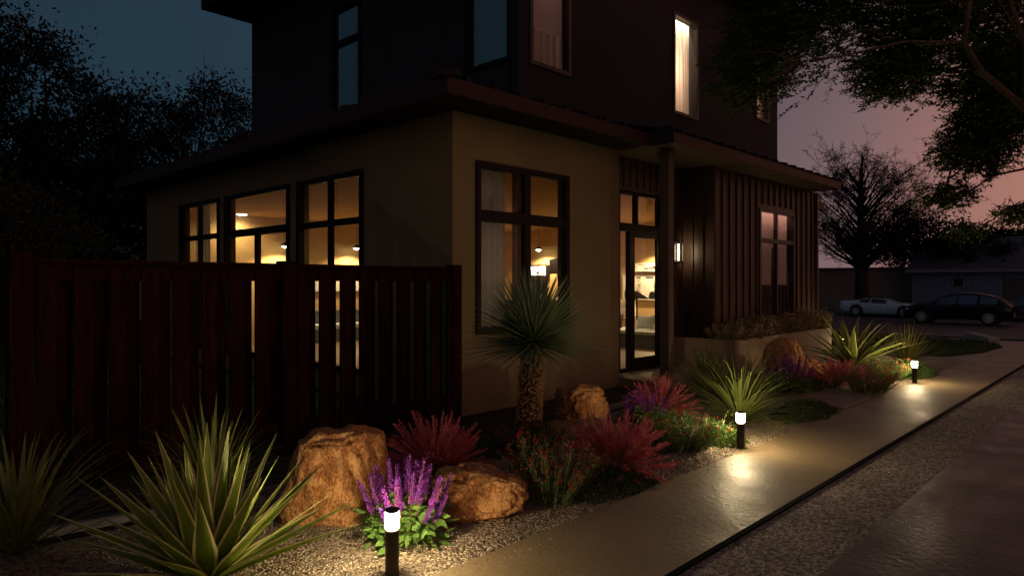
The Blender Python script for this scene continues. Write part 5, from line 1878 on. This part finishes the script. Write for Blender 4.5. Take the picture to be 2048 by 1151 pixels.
r = empty('neighbour_house', (-4, 30, 0))
tag(r, 'dark neighbour house with shingled roof and pale gutter beyond the fence', 'house')
mb = MB(); mb.box(0, 12.6, 0.6, 8, 0, 2.85); mb.build('wall', mat_plain('neighbour_wall', (0.03, 0.032, 0.04), 0.8), r)
mb = MB(); mb.add([(-0.5, 0, 2.85), (13.2, 0, 2.85), (13.2, 8.6, 2.85), (-0.5, 8.6, 2.85), (3, 4.3, 5.4), (13.2, 4.3, 5.4)], [(0, 1, 5, 4), (1, 2, 5), (2, 3, 4, 5), (3, 0, 4)]); mb.build('roof', ROOF_SH, r)
mb = MB(); mb.box(-0.5, 13.2, -0.06, 0.0, 2.72, 2.94); mb.build('gutter', WHITE_TR, r)
mb = MB(); mb.prism([(13.2, -0.03, 2.85), (15.2, -0.03, 3.85), (15.2, -0.03, 4.05), (13.2, -0.03, 3.05)], (0, 0.05, 0)); mb.prism([(13.2, 0, 0), (18, 0, 0), (18, 0, 2.85), (15.4, 0, 4.0), (13.2, 0, 2.9)], (0, 6, 0)); mb.build('gable', WHITE_TR, r)


# ------------------------------------------------------------------ cars
TYRE = mat_plain('tyre', (0.012, 0.012, 0.013), 0.8)
RIM = mat_plain('rim_metal', (0.7, 0.7, 0.72), 0.4, 0.7)
CARGL = mat_plain('car_glass', (0.14, 0.16, 0.2), 0.08, 0.6, 0.8)
TAIL = mat_plain('tail_lamp', (0.22, 0.015, 0.015), 0.25)
HEADL = mat_plain('head_lamp', (0.5, 0.5, 0.5), 0.2)


def wheel(parent, x, y, rad, wid, face):
    mb = MB()
    n = 28
    prof = [(rad * 0.66, -wid / 2), (rad * 0.93, -wid / 2), (rad, -wid * 0.32), (rad, wid * 0.32), (rad * 0.93, wid / 2), (rad * 0.66, wid / 2)]
    V, F = [], []
    for r_, w_ in prof:
        for j in range(n):
            q = 2 * PI * j / n; V.append((w_, r_ * math.cos(q), r_ * math.sin(q)))
    for i in range(len(prof) - 1):
        for j in range(n): F.append((i * n + j, i * n + (j + 1) % n, (i + 1) * n + (j + 1) % n, (i + 1) * n + j))
    mb.add(V, F)
    o = mb.build('wheel', TYRE, parent, True)
    o.location = (x, y, rad)
    mb = MB()
    f = face * wid * 0.36
    for j in range(10):
        a = 2 * PI * j / 10
        c, s_ = math.cos(a), math.sin(a)
        w_ = 0.022
        mb.prism([(f, c * 0.04 - s_ * w_, s_ * 0.04 + c * w_), (f, c * rad * 0.66 - s_ * w_ * 1.5, s_ * rad * 0.66 + c * w_ * 1.5), (f, c * rad * 0.66 + s_ * w_ * 1.5, s_ * rad * 0.66 - c * w_ * 1.5), (f, c * 0.04 + s_ * w_, s_ * 0.04 - c * w_)], (face * 0.02, 0, 0))
    for rr0, rr1 in ((rad * 0.62, rad * 0.68), (0.0, 0.06)):
        V, F = [], []
        for r_, w_ in ((rr0 + 1e-4, f - 0.01), (rr0 + 1e-4, f + face * 0.025), (rr1, f + face * 0.025), (rr1, f - 0.01)):
            for j in range(n): q = 2 * PI * j / n; V.append((w_, r_ * math.cos(q), r_ * math.sin(q)))
        for i in range(3):
            for j in range(n): F.append((i * n + j, i * n + (j + 1) % n, (i + 1) * n + (j + 1) % n, (i + 1) * n + j))
        mb.add(V, F)
    mb.build('rim', RIM, o)
    return o


def car(name, label, loc, rz, stations, axles, rad, hw, paint, glass_span, tail_at, head_at, pillars, cladding=None):
    """body along local y (front = +y). stations: (y, zlow, zbelt, ztop, wbelt, wtop)"""
    r = plant(name, loc, label, 'car', rz)
    # resample for smoothness
    st = np.array(stations)
    ys = np.linspace(st[0, 0], st[-1, 0], 64)
    from_interp = [np.interp(ys, st[:, 0], st[:, k]) for k in range(1, 6)]
    # soften
    sm = []
    for q in from_interp:
        p = np.pad(q, 2, mode='edge'); sm.append((p[:-4] + 2 * p[1:-3] + 3 * p[2:-2] + 2 * p[3:-1] + p[4:]) / 9)
    zl_, zb, zt_, wb, wt = sm
    mb = MB()
    V, F = [], []
    secs = []
    for i, y in enumerate(ys):
        a, b, c, w1, w2 = zl_[i], zb[i], zt_[i], wb[i], wt[i]
        half = [(w1 * 0.90, a), (w1 * 0.985, a + (b - a) * 0.25), (w1, a + (b - a) * 0.6), (w1 * 0.965, b), (w2, b + (c - b) * 0.88), (w2 * 0.86, c), (w2 * 0.4, c + 0.015), ]
        sec = [(x, y, z) for x, z in half] + [(-x, y, z) for x, z in half[::-1]]
        secs.append(sec)
        V += sec
    k = len(secs[0])
    # wheel arches: skip body side faces around the wheels by carving the low vertices upward
    V = [list(p) for p in V]
    for p in V:
        for ay in axles:
            dy = abs(p[1] - ay)
            R_ = rad * 1.13
            if dy < R_ and abs(p[0]) > hw * 0.75:
                zc = rad + math.sqrt(R_ * R_ - dy * dy)
                if p[2] < zc and p[2] < rad * 2.2: p[2] = min(zc, rad * 2.15)
    for i in range(len(ys) - 1):
        for j in range(k):
            F.append((i * k + j, i * k + (j + 1) % k, (i + 1) * k + (j + 1) % k, (i + 1) * k + j))
    F.append(tuple(range(k))); F.append(tuple(range((len(ys) - 1) * k, len(ys) * k))[::-1])
    mb.add(V, F)
    mb.build('body', paint, r, True)
    # dark wells
    for ay in axles:
        mb = MB(); mb.box(-hw * 0.86, hw * 0.86, ay - rad * 1.05, ay + rad * 1.05, zl_.min() + 0.02, rad * 2.0)
        mb.build('wheel_well', TYRE, r)
    # side glass
    for (g0, g1) in pillars:
        for sgn in (1, -1):
            gb = MB()
            yy = np.linspace(g0, g1, 8)
            lo, hi = [], []
            for y in yy:
                b, c, w1, w2 = (np.interp(y, ys, q) for q in (zb, zt_, wb, wt))
                def at(t): return (sgn * (w1 * 0.965 + (w2 - w1 * 0.965) * t / 0.88 + 0.006), y, b + (c - b) * t)
                lo.append(at(0.08)); hi.append(at(0.80))
            for i in range(7): gb.quad(lo[i], lo[i + 1], hi[i + 1], hi[i])
            gb.build('side_window', CARGL, r)
    # windscreen and rear window
    for nm, (y0, y1) in zip(('windscreen', 'rear_window'), glass_span):
        gb = MB()
        yy = np.linspace(y0, y1, 6)
        row = []
        for y in yy:
            b, c, w2 = (np.interp(y, ys, q) for q in (zb, zt_, wt))
            row.append((w2 * 0.84, y, c + 0.012))
        for i in range(5):
            (w0, ya, za), (w1_, yb_, zb_) = row[i], row[i + 1]
            gb.quad((-w0, ya, za), (w0, ya, za), (w1_, yb_, zb_), (-w1_, yb_, zb_))
        gb.build(nm, CARGL, r)
    if cladding:
        gb = MB()
        yy = np.linspace(cladding[0], cladding[1], 8)
        rows = []
        for y in yy:
            b, c, w1, w2 = (np.interp(y, ys, q) for q in (zb, zt_, wb, wt))
            rows.append([(x_, y, z_ + 0.012) for x_, z_ in ((-w2 - 0.004, b + (c - b) * 0.86), (-w2 * 0.87, c), (-w2 * 0.4, c + 0.016), (w2 * 0.4, c + 0.016), (w2 * 0.87, c), (w2 + 0.004, b + (c - b) * 0.86))])
        for i in range(7):
            for j in range(5): gb.quad(rows[i][j], rows[i + 1][j], rows[i + 1][j + 1], rows[i][j + 1])
        gb.build('roof_panel', BLACK, r, True)
    for nm, (y, z, dy, dz), mt in (('tail_light', tail_at, TAIL), ('headlight', head_at, HEADL)):
        for sgn in (1, -1):
            gb = MB()
            w1 = np.interp(y, ys, wb)
            x0 = sgn * w1 * 0.72; x1 = sgn * (w1 + 0.004)
            gb.box(min(x0, x1), max(x0, x1), y - dy, y + dy, z - dz, z + dz)
            gb.build(nm, mt, r, bevel=0.02)
    for ay in axles:
        for sgn in (1, -1):
            wheel(r, sgn * (hw - 0.10), ay, rad, 0.23, sgn)
    for sgn in (1, -1):
        gb = MB()
        y = pillars[0][1] + 0.05
        gb.box(min(sgn * hw, sgn * (hw + 0.14)), max(sgn * hw, sgn * (hw + 0.14)), y - 0.06, y + 0.06, np.interp(y, ys, zb) + 0.0, np.interp(y, ys, zb) + 0.13)
        gb.build('wing_mirror', paint, r, bevel=0.03)
    return r


PAINT_K = mat_plain('paint_black', (0.006, 0.006, 0.007), 0.22, 0.0, 0.35, 0.25)
PAINT_W = mat_plain('paint_white', (0.52, 0.70, 0.80), 0.3, 0.0, 0.5, 0.6)
PAINT_S = mat_plain('paint_silver', (0.10, 0.11, 0.12), 0.3, 0.4, 0.5, 0.6)
suv = [(-2.35, 0.45, 0.85, 0.88, 0.72, 0.60), (-2.25, 0.38, 1.0, 1.06, 0.86, 0.62), (-1.95, 0.30, 1.03, 1.26, 0.93, 0.60), (-1.5, 0.27, 1.01, 1.46, 0.95, 0.60), (-0.9, 0.26, 0.99, 1.57, 0.95, 0.62), (-0.2, 0.25, 0.97, 1.60, 0.95, 0.63),
       (0.3, 0.25, 0.96, 1.51, 0.95, 0.62), (0.75, 0.25, 0.95, 1.27, 0.95, 0.64), (1.15, 0.26, 0.98, 1.06, 0.95, 0.74), (1.9, 0.27, 0.90, 0.96, 0.92, 0.72), (2.2, 0.3, 0.80, 0.86, 0.86, 0.66), (2.34, 0.38, 0.68, 0.74, 0.74, 0.56)]
car('parked_suv', 'black fastback SUV parked on the street side on', (41.0, 7.65, -0.57), 0, suv, (-1.43, 1.45), 0.365, 0.95, PAINT_K,
    ((0.35, 1.05), (-2.2, -1.6)), (-2.22, 0.95, 0.05, 0.07), (2.12, 0.72, 0.08, 0.05), ((-0.95, -0.15), (-0.08, 0.75), (-1.75, -1.05)))
cor = [(-2.3, 0.40, 0.86, 0.90, 0.80, 0.64), (-2.15, 0.25, 0.90, 0.94, 0.90, 0.66), (-1.5, 0.18, 0.90, 0.97, 0.96, 0.6), (-0.8, 0.16, 0.84, 1.14, 0.95, 0.52), (-0.2, 0.15, 0.80, 1.21, 0.94, 0.50),
       (0.3, 0.15, 0.80, 1.08, 0.94, 0.54), (0.75, 0.15, 0.82, 0.88, 0.95, 0.62), (1.4, 0.16, 0.78, 0.84, 0.96, 0.7), (1.95, 0.18, 0.62, 0.70, 0.90, 0.66), (2.3, 0.2, 0.48, 0.54, 0.76, 0.56)]
car('sports_car', 'low white sports car parked behind the black SUV', (46.1, 12.5, -0.57), PI, cor, (-1.32, 1.34), 0.345, 0.96, PAINT_W,
    ((0.15, 0.7), (-1.5, -0.7)), (-2.25, 0.76, 0.05, 0.05), (1.85, 0.62, 0.14, 0.04), ((-1.15, -0.55), (-0.5, 0.38)), (-0.75, 0.16))
van = [(-2.3, 0.42, 0.95, 1.0, 0.78, 0.66), (-2.2, 0.35, 1.05, 1.5, 0.90, 0.64), (-1.9, 0.3, 1.05, 1.68, 0.93, 0.68), (0.2, 0.28, 1.03, 1.72, 0.93, 0.70), (0.7, 0.28, 1.02, 1.45, 0.93, 0.70),
       (1.15, 0.28, 1.0, 1.08, 0.93, 0.76), (2.1, 0.3, 0.92, 0.98, 0.88, 0.7), (2.3, 0.4, 0.7, 0.76, 0.74, 0.56)]
car('parked_suv', 'dark silver SUV partly hidden behind the black one at the right edge', (47.0, 4.9, -0.57), 0, van, (-1.4, 1.45), 0.36, 0.94, PAINT_S,
    ((0.3, 1.05), (-2.2, -2.0)), (-2.22, 1.0, 0.05, 0.08), (2.15, 0.8, 0.08, 0.06), ((-0.9, 0.0), (0.08, 0.65), (-1.8, -1.0)))

# ------------------------------------------------------------------ sky and sun
w = bpy.data.worlds.new('World')
S.world = w
w.use_nodes = True
nt = w.node_tree
bg = nt.nodes['Background']
SUNAZ = R(-62)          # direction of the afterglow, measured from +x
tc = nd(nt, 'ShaderNodeTexCoord')
dot = nd(nt, 'ShaderNodeVectorMath', operation='DOT_PRODUCT')
lk(nt, tc, 'Generated', dot, 0)
dot.inputs[1].default_value = (math.cos(SUNAZ), math.sin(SUNAZ), -0.12)
mr = nd(nt, 'ShaderNodeMapRange')
mr.inputs[1].default_value = -1; mr.inputs[2].default_value = 1
lk(nt, dot, 'Value', mr, 0)
rp = ramp(nt, [(0.0, (0.015, 0.034, 0.052)), (0.16, (0.018, 0.041, 0.064)), (0.34, (0.030, 0.044, 0.070)), (0.47, (0.078, 0.068, 0.086)), (0.575, (0.195, 0.124, 0.134)), (0.63, (0.31, 0.156, 0.138)), (0.69, (0.43, 0.19, 0.145)), (0.85, (0.33, 0.145, 0.105)), (1.0, (0.26, 0.11, 0.08))])
lk(nt, mr, 0, rp, 'Fac')
sep = nd(nt, 'ShaderNodeSeparateXYZ')
lk(nt, tc, 'Generated', sep, 0)
el = nd(nt, 'ShaderNodeMapRange')
el.inputs[1].default_value = 0.15; el.inputs[2].default_value = 0.95
lk(nt, sep, 'Z', el, 0)
mx = nd(nt, 'ShaderNodeMix', data_type='RGBA')
lk(nt, el, 0, mx, 0)
lk(nt, rp, 0, mx, 6)
mx.inputs[7].default_value = (0.018, 0.028, 0.045, 1)
lk(nt, mx, 2, bg, 'Color')
bg.inputs['Strength'].default_value = 1.0
sun = bpy.data.lights.new('sun', 'SUN')
sun.energy = 0.05
sun.angle = R(12)
sun.color = (1, 0.55, 0.42)
so = bpy.data.objects.new('sun', sun)
COL.objects.link(so)
sd = Vector((math.cos(SUNAZ) * 0.98, math.sin(SUNAZ) * 0.98, 0.2))
so.rotation_euler = sd.to_track_quat('Z', 'Y').to_euler()
